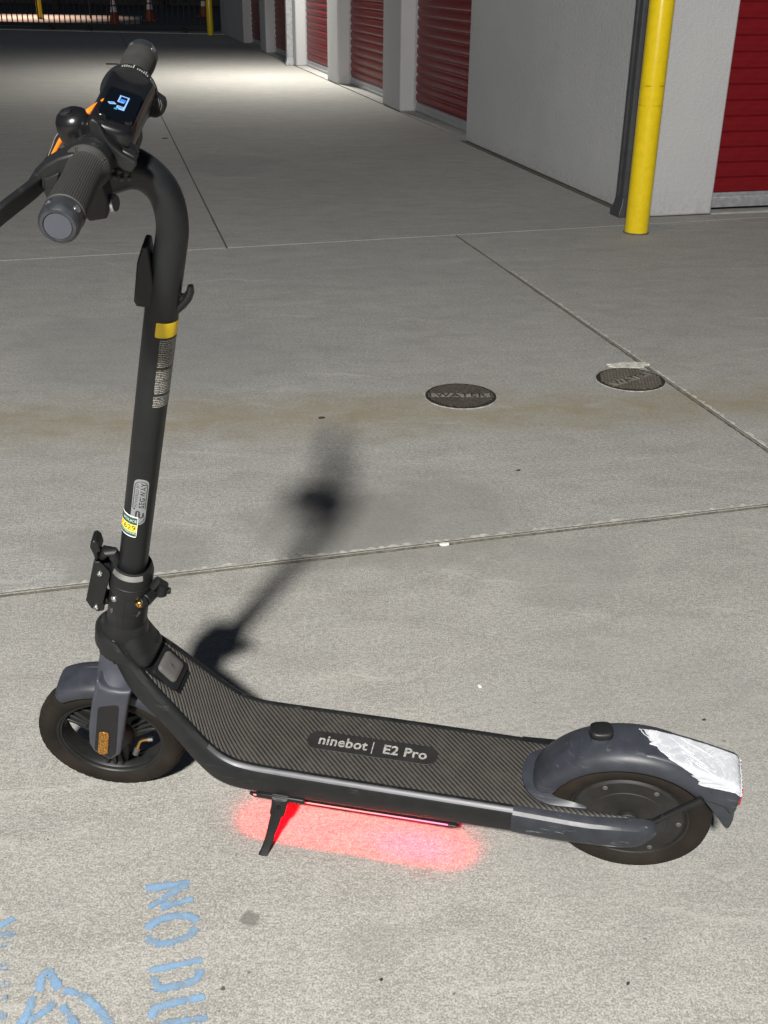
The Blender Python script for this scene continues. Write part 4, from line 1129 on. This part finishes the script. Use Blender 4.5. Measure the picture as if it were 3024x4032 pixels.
# front
P0w = P0.copy()
m = MB()
rp = [(.0835, -.0175), (.0905, -.0190), (.0918, -.0205), (.0905, -.0215), (.0880, -.0208), (.0868, -.0185), (.0840, -.0165), (.0815, -.010), (.0800, -.002), (.0800, .004), (.082, .012), (.0868, .0185), (.0905, .0215), (.0918, .0205), (.0905, .019), (.0835, .0175), (.0835, -.0175)]
m.lathe(rp, P0w, (0, 1, 0), n=96)
fw_ = m.build('front_wheel', M['rim'], root, xf=SW, angle=40)
wheel_tyre(fw_, SW, True)
def radial(m, ang, r0, r1, w0, w1, y0, y1):
    a = R(ang); d = Vector((math.cos(a), 0, math.sin(a))); t = Vector((-d.z, 0, d.x))
    V = []
    for y in (y0, y1):
        for r, w in ((r0, w0), (r1, w1)):
            for s in (-1, 1): V.append(P0w + d * r + t * w * s + Vector((0, y, 0)))
    m.add(V, [(0, 1, 3, 2), (4, 6, 7, 5), (0, 4, 5, 1), (2, 3, 7, 6), (0, 2, 6, 4), (1, 5, 7, 3)])
for ang in (24, 141, 262):
    m = MB(); radial(m, ang, .028, .082, .026, .021, -.006, .006)
    for o_ in (-9.5, 0, 9.5):
        radial(m, ang + o_, .045, .081, .0032, .0026, -.013, -.005)
    m.build('spoke', M['rim'], fw_, xf=SW, bevel=.0015)
m = MB(); m.lathe([(0, -.022), (.022, -.022), (.030, -.018), (.036, -.010), (.038, .012), (0, .012)], P0w, (0, 1, 0), n=40); m.build('hub', M['rim'], fw_, xf=SW)
m = MB(); m.tube([(-.8225, -.012, .078), (-.8175, -.012, .0895)], [.0058, .0050], 12); m.build('valve_base', M['rubber_grey'], fw_, xf=SW)
m = MB(); m.tube(catmull([(-.8175, -.012, .0895), (-.8125, -.012, .1015), (-.8085, -.012, .1105), (-.8035, -.012, .1145), (-.7935, -.012, .1165)], 4), .0030, 12); m.build('valve_stem', M['brass'], fw_, xf=SW)
m = MB(); m.tube([(-.7935, -.012, .1165), (-.785, -.012, .118)], .0038, 12); m.build('valve_nut', M['steel'], fw_, xf=SW)

def fender(name, c, a0, a1, prof, mat, parent, xf=None, n=48, shell=.003, endtaper=.0):
    """arch over a wheel: prof list of (radius, y), swept from angle a0 to a1 (deg from +x towards +z)"""
    rings = []
    inner = [(r - shell, y * .93) for r, y in prof][::-1]
    loop = prof + inner
    for k in range(n + 1):
        f = k / n; a = R(a0 + (a1 - a0) * f)
        e = 1.0
        if endtaper: e = min(1, math.sqrt(max(0, 1 - (1 - min(1, f / endtaper)) ** 2)) + .25) if f < endtaper else 1.0
        ring = []
        for r, y in loop:
            rr = r if e == 1 else prof[0][0] + (r - prof[0][0]) * e
            yy = y * (1 if e == 1 else (.55 + .45 * e))
            ring.append(Vector(c) + Vector((math.cos(a) * rr, yy, math.sin(a) * rr)))
        rings.append(ring)
    m = MB(); m.loft(rings, True, True); return m.build(name, mat, parent, xf=xf, angle=50)
fprof = [(.121, -.0335), (.1265, -.0345), (.134, -.0335), (.1395, -.029), (.1425, -.020), (.1435, -.008), (.1435, .008), (.1425, .020), (.1395, .029), (.134, .0335), (.1265, .0345), (.121, .0335)]
fender('front_fender', P0, 121, 40, fprof, M['slate'], root, xf=SW, n=40, endtaper=.16)

# ---- rear wheel
P0w = Vector((0, 0, .125))
m = MB()
m.lathe([(.0835, -.0170), (.0905, -.0190), (.0925, -.0205), (.0915, -.0215), (.0885, -.0205), (.0872, -.0180), (.0850, -.0172), (.0835, -.0200), (.0815, -.0215), (.0600, -.0222), (.0590, -.0232), (.0400, -.0238), (.0388, -.0228), (.0150, -.0232), (0, -.0232)], P0w, (0, 1, 0), n=96)
m.lathe([(.0835, .0170), (.0915, .0215), (.0815, .0215), (0, .0232)], P0w, (0, 1, 0), n=64)
rw = m.build('rear_wheel', M['motor'], root, angle=30)
wheel_tyre(rw, None, False)
for k in range(6):
    a = R(2 + 60 * k); p = P0w + Vector((math.cos(a) * .0755, -.0212, math.sin(a) * .0755))
    screw('motor_bolt', p, (0, -1, 0), .0042, M['rubber_grey'], rw, .0022)
m = MB(); m.lathe([(.017, -.022), (.017, -.0285), (.0155, -.030), (0, -.030)], P0w, (0, 1, 0), n=30); m.build('axle_nut', M['motor'], rw)

# ---- tail arms beside the rear wheel
def tail_arm(sg):
    sec = [(-.1735, .0800, .058, .1185, .1690), (-.14, .0815, .058, .1185, .1695), (-.10, .0830, .058, .1190, .1700), (-.06, .0830, .0575, .1200, .1700), (-.02, .0818, .056, .1215, .1702), (.006, .0790, .0545, .1240, .1695), (.022, .0745, .0525, .1295, .1680), (.034, .0680, .0515, .1380, .1640), (.040, .0620, .0510, .1450, .1590)]
    rings = []
    for x, yo, yi, z0, z1 in catmull(sec, 4):
        h = z1 - z0
        P = [(yi, z0 + .006), (yo - .010, z0), (yo - .003, z0 + h * .08), (yo, z0 + h * .25), (yo, z1 - h * .22), (yo - .0035, z1 - h * .08), (yo - .0115, z1), (yi, z1)]
        rings.append([(x, sg * y - (.001 if sg > 0 else 0), z) for y, z in P])
    m = MB(); m.loft(rings); return m.build('tail_arm', M['slate_worn'] if sg < 0 else M['deck_frame'], root, angle=30)
ta = tail_arm(-1); tail_arm(1)
m = MB(); rows = [[], []]
for x in rng(-.172, -.012, 20):
    k = max(0, min(1, (-.012 - x) / .03)); y = -.0795 - (.0030 * (x + .172) / .09 if x < -.08 else .003) + max(0, x + .055) * .10
    rows[0].append((x, y, .1668)); rows[1].append((x, y + .0050 * (.4 + .6 * k), .1705))
m.loft(rows, False); m.build('arm_edge', M['arm_edge'], ta)
# flange round the foot of the rear fender
m = MB()
outr = [(-.066, -.0535), (-.095, -.0555), (-.121, -.0555), (-.143, -.047), (-.157, -.032), (-.165, -.012), (-.166, .010), (-.160, .030), (-.148, .043), (-.121, .0535), (-.066, .0535)]
inr = [(-.066, -.0520), (-.090, -.0480), (-.108, -.045), (-.120, -.0385), (-.131, -.026), (-.137, -.010), (-.1375, .009), (-.133, .026), (-.122, .038), (-.105, .045), (-.066, .052)]
outr = catmull(outr, 4); inr = catmull(inr, 4)
m.loft([[(a, b, .169) for a, b in outr], [(a, b, .1745) for a, b in outr], [(a + (.0 - a) * .02, b * .97, .1757) for a, b in outr], [(a, b, .179) for a, b in inr], [(a, b, .160) for a, b in inr]], False, False)
m.build('fender_flange', M['slate'], root, angle=50)

# ---- rear fender with tail lamp housing
RC = (0, 0, .125)
rprof = [(.1290, -.0385), (.1330, -.0400), (.1420, -.0400), (.1490, -.0368), (.1540, -.0300), (.1570, -.0200), (.1580, -.0080), (.1580, .0080), (.1570, .0200), (.1540, .0300), (.1490, .0368), (.1420, .0400), (.1330, .04), (.1290, .0385)]
fender('rear_fender', RC, 172, 42, rprof, M['slate'], root, n=64)
hs = [(-.012, .2790), (.02, .2815), (.05, .2760), (.088, .2650), (.140, .2485), (.1475, .2420), (.1500, .2280), (.1480, .1930), (.1405, .1860), (.1330, .2000), (.1170, .2080), (.0975, .2125), (.0930, .2160), (.078, .2320), (.055, .2460), (.02, .256), (-.012, .258)]
m = MB()
def hsy(a, b, e): 
    w = .0395 - max(0, b - .225) * .20 - max(0, a - .10) * .06
    return w * e
m.prism(hs, lambda a, b: (a, hsy(a, b, -1), b), lambda a, b: (a, hsy(a, b, 1), b))
lamp = m.build('lamp_housing', M['slate'], root, bevel=.007, seg=4, angle=28)
m = MB(); m.box(.1465, .1528, -.030, .030, .2030, .2330); tl = m.build('tail_light', M['red_ink'], lamp, bevel=.002)
# mud flap
m = MB(); fp = [(.098, .2060), (.112, .1850), (.128, .1600), (.1415, .1375), (.1480, .1390), (.1500, .1600), (.1485, .1790), (.1400, .2060)]
m.prism(fp, lambda a, b: (a, -.030 + max(0, .2 - b) * .08, b), lambda a, b: (a, .024 - max(0, .2 - b) * .15, b)); m.build('mud_flap', M['slate'], root, bevel=.0045, seg=3)
# strut from the tail arm to the fender
m = MB(); m.tube([(.026, -.0475, .1565), (.036, -.0470, .1585), (.066, -.0455, .192), (.097, -.0425, .2215)], [.0052, .0050, .0048, .0052], 10); m.build('fender_strut', M['black'], root)
# rubber hook catch on the fender
m = MB()
c0 = Vector((-.0545, .002, .2705))
m.loft([ell(c0 + Vector((0, 0, dz)), Vector((.98, .2, 0)), Vector((-.2, .98, 0)), a, b, 24, 2.3) for dz, a, b in ((-.008, .0165, .013), (.001, .0155, .012), (.004, .0145, .011), (.009, .0125, .0095), (.0125, .0135, .0115))])
m.build('catch_base', M['slate'], root, angle=50)
m = MB()
m.loft([ell(c0 + Vector((-.001, 0, dz)), Vector((.98, .2, 0)), Vector((-.2, .98, 0)), a, b, 24, 3) for dz, a, b in ((.0118, .0160, .0135), (.0135, .0172, .0145), (.0205, .0172, .0145), (.0225, .0160, .013), (.0228, .0120, .009))])
m.build('folding_catch', M['black'], root, angle=50)
# white tape over the lamp housing
def ztop(x):
    P = [(-.012, .2790), (.02, .2815), (.05, .2760), (.088, .2650), (.140, .2485), (.1475, .2420)]
    for (a, b), (c, d) in zip(P, P[1:]):
        if x <= c: return b + (d - b) * (x - a) / (c - a)
    return P[-1][1]
random.seed(11)
rows = []; NX = 46
jag = [random.uniform(-.006, .006) for _ in range(40)]
cross = []
for k in range(19):
    cross.append(k / 18)
def tape_pt(x, f):
    """f 0..1: far shoulder -> across the top -> near shoulder -> down the near side"""
    zt = ztop(x); w = .0395 - (zt - .225) * .2 - max(0, x - .10) * .06
    e = .0019 + .0006 * math.sin(x * 190 + f * 11) * math.sin(f * 23 + x * 70)
    if f < .12: g = f / .12; return Vector((x, w + e - .0015 - .004 * g, zt - .014 * (1 - g) - .004))
    if f < .58: g = (f - .12) / .46; return Vector((x, (w - .0065) - g * 2 * (w - .0065), zt + e * .8))
    if f < .70: g = (f - .58) / .12; return Vector((x, -(w - .0065) - .0065 * math.sin(g * 1.57) - e * g, zt + e * .8 - .0075 * (1 - math.cos(g * 1.57)) ))
    g = (f - .70) / .30; return Vector((x, -(w + e + g * .003), zt - .0075 + e * .8 - g * max(.0015, .0125 - max(0, x - .09) * .20)))
def x_start(f):
    P = [(0, .0), (.12, .0), (.30, .012), (.42, .026), (.52, .030), (.60, .042), (.66, .062), (.70, .076), (.76, .080), (.78, .086), (.86, .091), (1, .0905)]
    for (a, b), (c, d) in zip(P, P[1:]):
        if f <= c: return b + (d - b) * (f - a) / (c - a)
drift = 0
for k, f in enumerate(rng(0, 1, 64)):
    drift = .7 * drift + random.uniform(-.0019, .0019) + (random.choice((-1, 1)) * .007 if random.random() < .12 else 0)
    x0 = x_start(f) + drift; x1 = .1478 + random.uniform(-.0006, .0018)
    gl_ = random.uniform(-.001, .001) if f < 1 else 0
    rows.append([tape_pt(x0 + (x1 - x0) * i / 24, f) for i in range(25)])
m = MB(); m.loft(rows, False, False); to = m.build('white_tape', M['tape'], root, angle=60)
md = to.modifiers.new('thickness', 'SOLIDIFY'); md.thickness = .0009; md.offset = -1
# wrinkles and the torn, rolled edges of the tape
m = MB(); e1 = [r_[0] + Vector((0, 0, .0006)) for r_ in rows]; m.tube(e1, [random.uniform(.0005, .0013) for _ in e1], 6)
e2 = [r_[-1] + Vector((.0004, 0, .0003)) for r_ in rows]; m.tube(e2, [random.uniform(.0006, .0014) for _ in e2], 6)
e3 = [p + Vector((0, -.0004, 0)) for p in rows[-1]]; m.tube(e3, [random.uniform(.0004, .001) for _ in e3], 6)
for _ in range(9):
    i0, i1 = random.randint(8, 40), random.randint(8, 46); j0, j1 = random.randint(4, 20), random.randint(4, 22)
    P = [tuple(rows[round(i0 + (i1 - i0) * t)][round(j0 + (j1 - j0) * t)]) for t in rng(0, 1, 7)]
    m.tube(P, [.0003, .0006, .0008, .0006, .0008, .0006, .0005, .0003], 5)
m.build('tape_wrinkles', M['tape'], root)

# ---- kickstand
ks = empty('x'); bpy.data.objects.remove(ks)
m = MB(); m.box(-.580, -.500, -.078, -.058, .1085, .118); m.build('kickstand_bracket', M['black'], root, bevel=.002)
m = MB(); rg = []
for (x, y, z, a, b) in ((-.540, -.0765, .117, .0135, .0065), (-.541, -.0815, .103, .0130, .0065), (-.544, -.0865, .090, .0125, .006), (-.5455, -.0880, .086, .0095, .0055), (-.5500, -.0965, .068, .0088, .0055), (-.5510, -.0980, .0655, .0078, .005), (-.556, -.1110, .0450, .0072, .005), (-.561, -.1220, .0310, .0072, .0055), (-.5625, -.1255, .0272, .0078, .006)):
    rg.append(ell((x, y, z), (1, 0, 0), Vector((0, -.85, -.5)), a, b, 16, 3))
m.loft(rg); kl = m.build('kickstand', M['black'], root, angle=40)
screw('pivot_bolt', Vector((-.541, -.0872, .1035)), (0, -1, .3), .0035, M['black_gloss'], kl, .001)

# ---- handlebar
def bl(name, prof, y_dir, mat, parent=root, n=36, angle=40, uv=False, cx=0, cz=0):
    m = MB(); m.lathe([(r, y) for r, y in prof], (cx, 0, cz), (0, 1, 0), ref=(0, 0, 1), n=n)
    return m.build(name, mat, parent, xf=BF, angle=angle)
bl('handlebar', [(0, -.215), (.0110, -.215), (.0110, .215), (0, .215)], 1, M['black_paint'])
def grip(sg):
    prof = [(.0125, -.099), (.0220, -.099), (.0232, -.1005), (.0226, -.104), (.0196, -.108), (.0182, -.118), (.0178, -.135), (.0182, -.155), (.0188, -.175), (.0194, -.192), (.0196, -.2025), (.0185, -.2035), (.0125, -.2035)]
    m = MB(); n = 40; rings = []; UV = []
    for r, y in prof: rings.append([Vector((math.cos(a) * r, sg * -y if sg > 0 else y, math.sin(a) * r)) for a in [2 * math.pi * k / n for k in range(n)]])
    m.loft(rings, True, False)
    g = m.build('grip', M['grip'], root, xf=BF, angle=45)
    me = g.data; ul = me.uv_layers.new(name='UVMap'); inv = RB.inverted()
    for lp in me.loops:
        p = inv @ (me.vertices[lp.vertex_index].co - P0) + P0 - Vector((-.652, 0, 1.1525))
        ul.data[lp.index].uv = (math.atan2(p.z, p.x) * .0186, p.y)
    me.materials.append(M['knurl'])
    for pl_ in me.polygons:
        c = inv @ (pl_.center - P0) + P0 - Vector((-.652, 0, 1.1525))
        if c.y < 0 and .106 < abs(c.y) < .2: pl_.material_index = 1
    # aluminium bar-end collar, end face
    s = -1 if sg < 0 else 1
    m = MB(); m.lathe([(.0160, s * .2035), (.0186, s * .2037), (.0190, s * .2050), (.0190, s * .2215), (.0184, s * .2250), (.0162, s * .2278), (.0136, s * .2285), (.0128, s * .2272)], (0, 0, 0), (0, 1, 0), n=40)
    c = m.build('bar_end', M['cap_ring'], g, xf=BF)
    m = MB(); m.lathe([(.0129, s * .2265), (.0125, s * .2280), (0, s * .2280)], (0, 0, 0), (0, 1, 0), n=36); m.build('end_face', M['cap_face'], g, xf=BF)
    m = MB()
    for a in (30, 115, 190, 280):
        a = R(a); m.lathe([(.0042, 0), (.0042, .0010), (.0032, .0018), (0, .0018)], (math.cos(a) * .0184, s * .2125, math.sin(a) * .0184), (math.cos(a), 0, math.sin(a)), n=12)
    m.build('screw_boss', M['steel'], g, xf=BF)
    return g
grip(-1); grip(1)

# display housing in the middle of the bar
TI = R(22)
U_ = Vector((math.cos(TI), 0, -math.sin(TI))); N_ = Vector((math.sin(TI), 0, math.cos(TI))); Y_ = Vector((0, 1, 0))
def dsec(y, k, zt=.036):
    """housing section: round below, flat tilted top"""
    out = []
    cx, cz = .0125, .0075
    for j in range(48):
        a = 2 * math.pi * j / 48; ca, sa = math.cos(a), math.sin(a); q = .70
        p = Vector((cx, y, cz)) + U_ * math.copysign(abs(ca) ** q, ca) * .0258 * k + N_ * math.copysign(abs(sa) ** q, sa) * .0235 * k
        d = (p - Vector((0, y, .0300 - .010 * max(0, .95 - k)))).dot(N_)
        lim = .0022 * k
        if d > lim: p -= N_ * (d - lim)
        out.append(p)
    return out
m = MB(); m.loft([dsec(y, k) for y, k in ((-.0585, .42), (-.0575, .60), (-.0545, .80), (-.0500, .92), (-.0435, .98), (-.02, 1.0), (.03, 1.02), (.055, 1.05), (.070, 1.06), (.076, 1.05))])
disp = m.build('display_housing', M['black_gloss'], root, xf=BF, angle=50)
cS = Vector((.0215, -.0105, .0255)) + N_ * .0009
def dp(a, b, e=0): return cS + U_ * a + Y_ * b + N_ * e
def dquad(name, mat, pts, e0, e1):
    m = MB(); m.prism(pts, lambda a, b: dp(a, b, e0), lambda a, b: dp(a, b, e1)); return m.build(name, mat, disp, xf=BF, smooth=False)
def rrp(hx, hy, r): return [(cx + r * math.cos(R(st + 15 * k)), cy + r * math.sin(R(st + 15 * k))) for cx, cy, st in ((hx - r, hy - r, 0), (-hx + r, hy - r, 90), (-hx + r, -hy + r, 180), (hx - r, -hy + r, 270)) for k in range(7)]
dquad('screen', M['screen'], rrp(.0174, .0365, .006), -.003, .0012)
e0, e1 = .0013, .0016
def seg(pts, w, mat, name='display_digit', closed=False):
    m = MB(); P = [Vector(p) for p in pts]; k = len(P)
    for i in range(k if closed else k - 1):
        a, b = P[i], P[(i + 1) % k]; d = (b - a).normalized(); a = a - d * w / 2; b = b + d * w / 2; n = Vector((-d.y, d.x)) * w / 2
        m.prism([tuple(a + n), tuple(b + n), tuple(b - n), tuple(a - n)], lambda x, y: dp(x, y, e0), lambda x, y: dp(x, y, e1))
    return m.build(name, mat, disp, xf=BF, smooth=False)
# big zero-like figure, small figures under it (as on the lit panel)
seg([(-.0035, .0045), (-.0035, .0200), (.0050, .0200), (.0050, -.0125), (.0005, -.0125)], .0015, M['glow_pale'])
seg([(-.0035, .0045), (.0018, .0045)], .0012, M['glow_pale'])
dquad('display_bar', M['glow_blue'], [(-.002, .006), (.0032, .006), (.0032, .0125), (-.002, .0125)], e0, e1)
seg([(-.0072, -.0010), (-.0118, -.0042), (-.0100, -.0066), (-.0050, -.0034)], .0013, M['glow_pale'], closed=True)
dquad('display_bar', M['glow_blue'], [(-.0075, -.0018), (-.0055, -.0032), (-.0095, -.0058), (-.0112, -.0042)], e0, e1)
seg([(-.0022, -.0060), (.0042, -.0060), (.0042, -.0105), (-.0022, -.0105)], .0012, M['glow_pale'], closed=True)
dquad('display_bar', M['glow_blue'], [(-.0015, -.0068), (.0035, -.0068), (.0035, -.0097), (-.0015, -.0097)], e0, e1)
dquad('display_icon', M['glow_teal'], [(-.0040, -.0130), (-.0008, -.0130), (-.0014, -.0158), (-.0046, -.0152)], e0, e1)
# throttle collar with its white printed scale, and thumb paddle
m = MB(); m.lathe([(.018, .0765), (.0305, .0765), (.0315, .079), (.0312, .0905), (.0275, .0955), (.0215, .0985), (.015, .099)], (.0095, 0, .0035), (0, 1, 0), n=44)
thr = m.build('throttle_collar', M['black'], root, xf=BF)
m = MB(); random.seed(5)
for k in range(26):
    a = R(92 - k * 4.4); h = random.choice((.0045, .005, .0065, .0095, .0055)); 
    if k in (6, 13, 19): continue
    u = Vector((math.cos(a), 0, math.sin(a))); w = Vector((-math.sin(a), 0, math.cos(a))); c = Vector((.0095, 0, .0035)) + u * .0317
    y0 = .0795
    m.add([c + w * s + Vector((0, y, 0)) for s, y in ((-.0006, y0), (.0006, y0), (.0006, y0 + h), (-.0006, y0 + h))], [(0, 1, 2, 3)])
m.build('printed_scale', M['logo'], thr, xf=BF, smooth=False, doubles=False)
pd = [(.020, .012), (.034, .007), (.0475, -.0045), (.0490, -.0100), (.0455, -.0190), (.036, -.0235), (.022, -.020)]
m = MB(); m.prism(pd, lambda a, b: (a, .0775, b), lambda a, b: (a, .0970, b)); tpd = m.build('throttle_paddle', M['black'], root, xf=BF, bevel=.004, seg=3)
m = MB()
for k in range(6):
    x = .0335 + k * .0022; z = .0078 - k * .0019
    m.tube([(x, .0775, z), (x + .001, .0765, z - .006), (x - .002, .0768, z - .012)], .0006, 6)
m.build('paddle_ribs', M['rubber_grey'], tpd, xf=BF)
# clamp between bar and stem head, shaded side collar
m = MB(); m.loft([ell((.006, y, -.014), (1, 0, 0), (0, 0, 1), a, b, 24, 2.6) for y, a, b in ((-.030, .022, .018), (-.024, .025, .022), (.024, .025, .022), (.03, .022, .018))]); m.build('bar_clamp', M['black'], root, xf=BF)
# left control: collar, forked lever with pivot
bl('lever_collar', [(.0115, -.098), (.0215, -.098), (.0225, -.0955), (.0225, -.078), (.0205, -.075), (.0115, -.075)], 1, M['black'])
fl1 = [(.0020, .0335), (.0065, .0365), (.0120, .0320), (.0150, .0190), (.0200, .0090), (.0290, -.0010), (.0400, -.0085), (.0420, -.0130), (.0350, -.0215), (.0275, -.0190), (.0160, -.0090), (.0060, -.0010), (.0010, .0090)]
m = MB(); m.prism(fl1, lambda a, b: (a, -.0700, b), lambda a, b: (a, -.0625, b)); fl_o = m.build('indicator_lever', M['black'], root, xf=BF, bevel=.0022, seg=3)
fl2 = [(.0075, .0350), (.0130, .0335), (.0190, .0200), (.0270, .0090), (.0400, -.0010), (.0425, -.0075), (.0385, -.0105), (.0275, -.0010), (.0170, .0100), (.0120, .0200)]
m = MB(); m.prism(fl2, lambda a, b: (a, -.0520, b), lambda a, b: (a, -.0470, b)); m.build('lever_fork', M['black_gloss'], root, xf=BF, bevel=.0015)
m = MB(); m.prism([(.028, .001), (.040, -.007), (.041, -.012), (.036, -.016), (.026, -.006)], lambda a, b: (a, -.063, b), lambda a, b: (a, -.0465, b)); m.build('lever_bridge', M['black'], root, xf=BF, bevel=.002)
m = MB(); m.lathe([(.0052, 0), (.0052, .0012), (.0040, .0024), (.0, .0024)], (.0085, -.0698, .0085), (0, -1, 0), n=20); m.build('pivot_cap', M['black'], fl_o, xf=BF)
# bell
bc = Vector((-.0225, -.030, .0025)); ba = Vector((-.10, -.12, 1)).normalized()
m = MB(); m.lathe([(0, -.0045), (.0165, -.0045), (.0182, -.002), (.0190, .003), (.0190, .0135), (.0180, .0205), (.0152, .0255), (.0105, .0288), (.0045, .0302), (0, .0304)], bc, ba, n=40); bell = m.build('bell', M['black_gloss'], root, xf=BF, angle=60)
m = MB(); m.lathe([(.0065, .0285), (.0062, .0308), (.0045, .0318), (.0030, .0318), (.0028, .0306), (0, .0306)], bc + Vector((-.003, -.004, 0)), ba, n=20); m.build('bell_cap', M['black'], bell, xf=BF)
m = MB(); m.tube([(-.022, -.036, -.002), (-.012, -.048, .002), (-.002, -.060, .006)], [.010, .0095, .011], 14); m.build('bell_mount', M['black'], root, xf=BF)
# brake lever, perch, orange brake cable
pc = [(-.006, .0190), (-.024, .0150), (-.0400, .0075), (-.0560, -.0050), (-.0650, -.0150), (-.0600, -.0200), (-.0480, -.0180), (-.0300, -.0090), (-.012, -.0120)]
m = MB(); m.prism(pc, lambda a, b: (a, -.112, b), lambda a, b: (a, -.084, b)); m.build('brake_perch', M['black'], root, xf=BF, bevel=.003, seg=3)
m = MB(); m.prism([(-.024, .002), (-.040, -.004), (-.043, -.015), (-.030, -.012)], lambda a, b: (a, -.117, b), lambda a, b: (a, -.110, b)); m.build('perch_bracket', M['black'], root, xf=BF, bevel=.001)
m = MB(); rg = []
for x, y, z, a, b in ((-.046, -.098, -.0120, .0075, .0050), (-.0485, -.108, -.0120, .0082, .0050), (-.0530, -.122, -.0120, .0090, .0052), (-.0590, -.142, -.0115, .0090, .0052), (-.0660, -.165, -.0110, .0090, .0052), (-.0712, -.182, -.0110, .0088, .0052), (-.0728, -.187, -.011, .0070, .0040)):
    rg.append(ell((x, y, z), Vector((.25, 0, .97)), Vector((.93, -.36, -.2)), a * 1.08, b * .85, 24, 6))
m.loft(rg); m.build('brake_lever', M['black'], root, xf=BF, angle=50)
oc_ = catmull([(.004, -.004, .0285), (-.008, -.026, .0270), (-.022, -.031, .0170), (-.036, -.031, .0060), (-.045, -.031, -.0030), (-.0545, -.0315, -.0150)], 6)
m = MB(); m.tube(oc_, [.0034 - .0010 * i / len(oc_) for i in range(len(oc_))], 10); m.build('brake_cable', M['orange'], root, xf=BF)
bk_ = catmull([(-.030, -.030, .0115), (-.0385, -.030, .0085), (-.0445, -.030, .0030), (-.050, -.0305, -.0060), (-.0565, -.031, -.0160)], 6)
m = MB(); m.tube(bk_, .0024, 10); m.build('cable_sleeve', M['black'], root, xf=BF)
m = MB(); m.tube([(p[0] - .0024, p[1] - .0012, p[2] + .0006) for p in bk_], .00028, 6); m.build('sleeve_edge', M['white_line'], root, xf=BF)
# mount under the bar with its silver-rimmed knob
m = MB(); m.xz([(-.014, -.012), (.010, -.012), (.0115, -.040), (.007, -.058), (-.012, -.0605), (-.0175, -.052)], -.096, -.068); m.build('cable_stop', M['black'], root, xf=BF, bevel=.002)
m = MB(); m.lathe([(.0060, -.004), (.0085, -.002), (.0092, 0), (.0092, .0030), (.0086, .0042)], (.0120, -.083, -.0465), (1, -.25, 0), n=30); kb = m.build('adjuster_knob', M['steel'], root, xf=BF)
m = MB(); m.lathe([(.0086, .0040), (.0080, .0048), (0, .0050)], (.0120, -.083, -.0465), (1, -.25, 0), n=30); m.build('knob_face', M['rubber_grey'], kb, xf=BF)
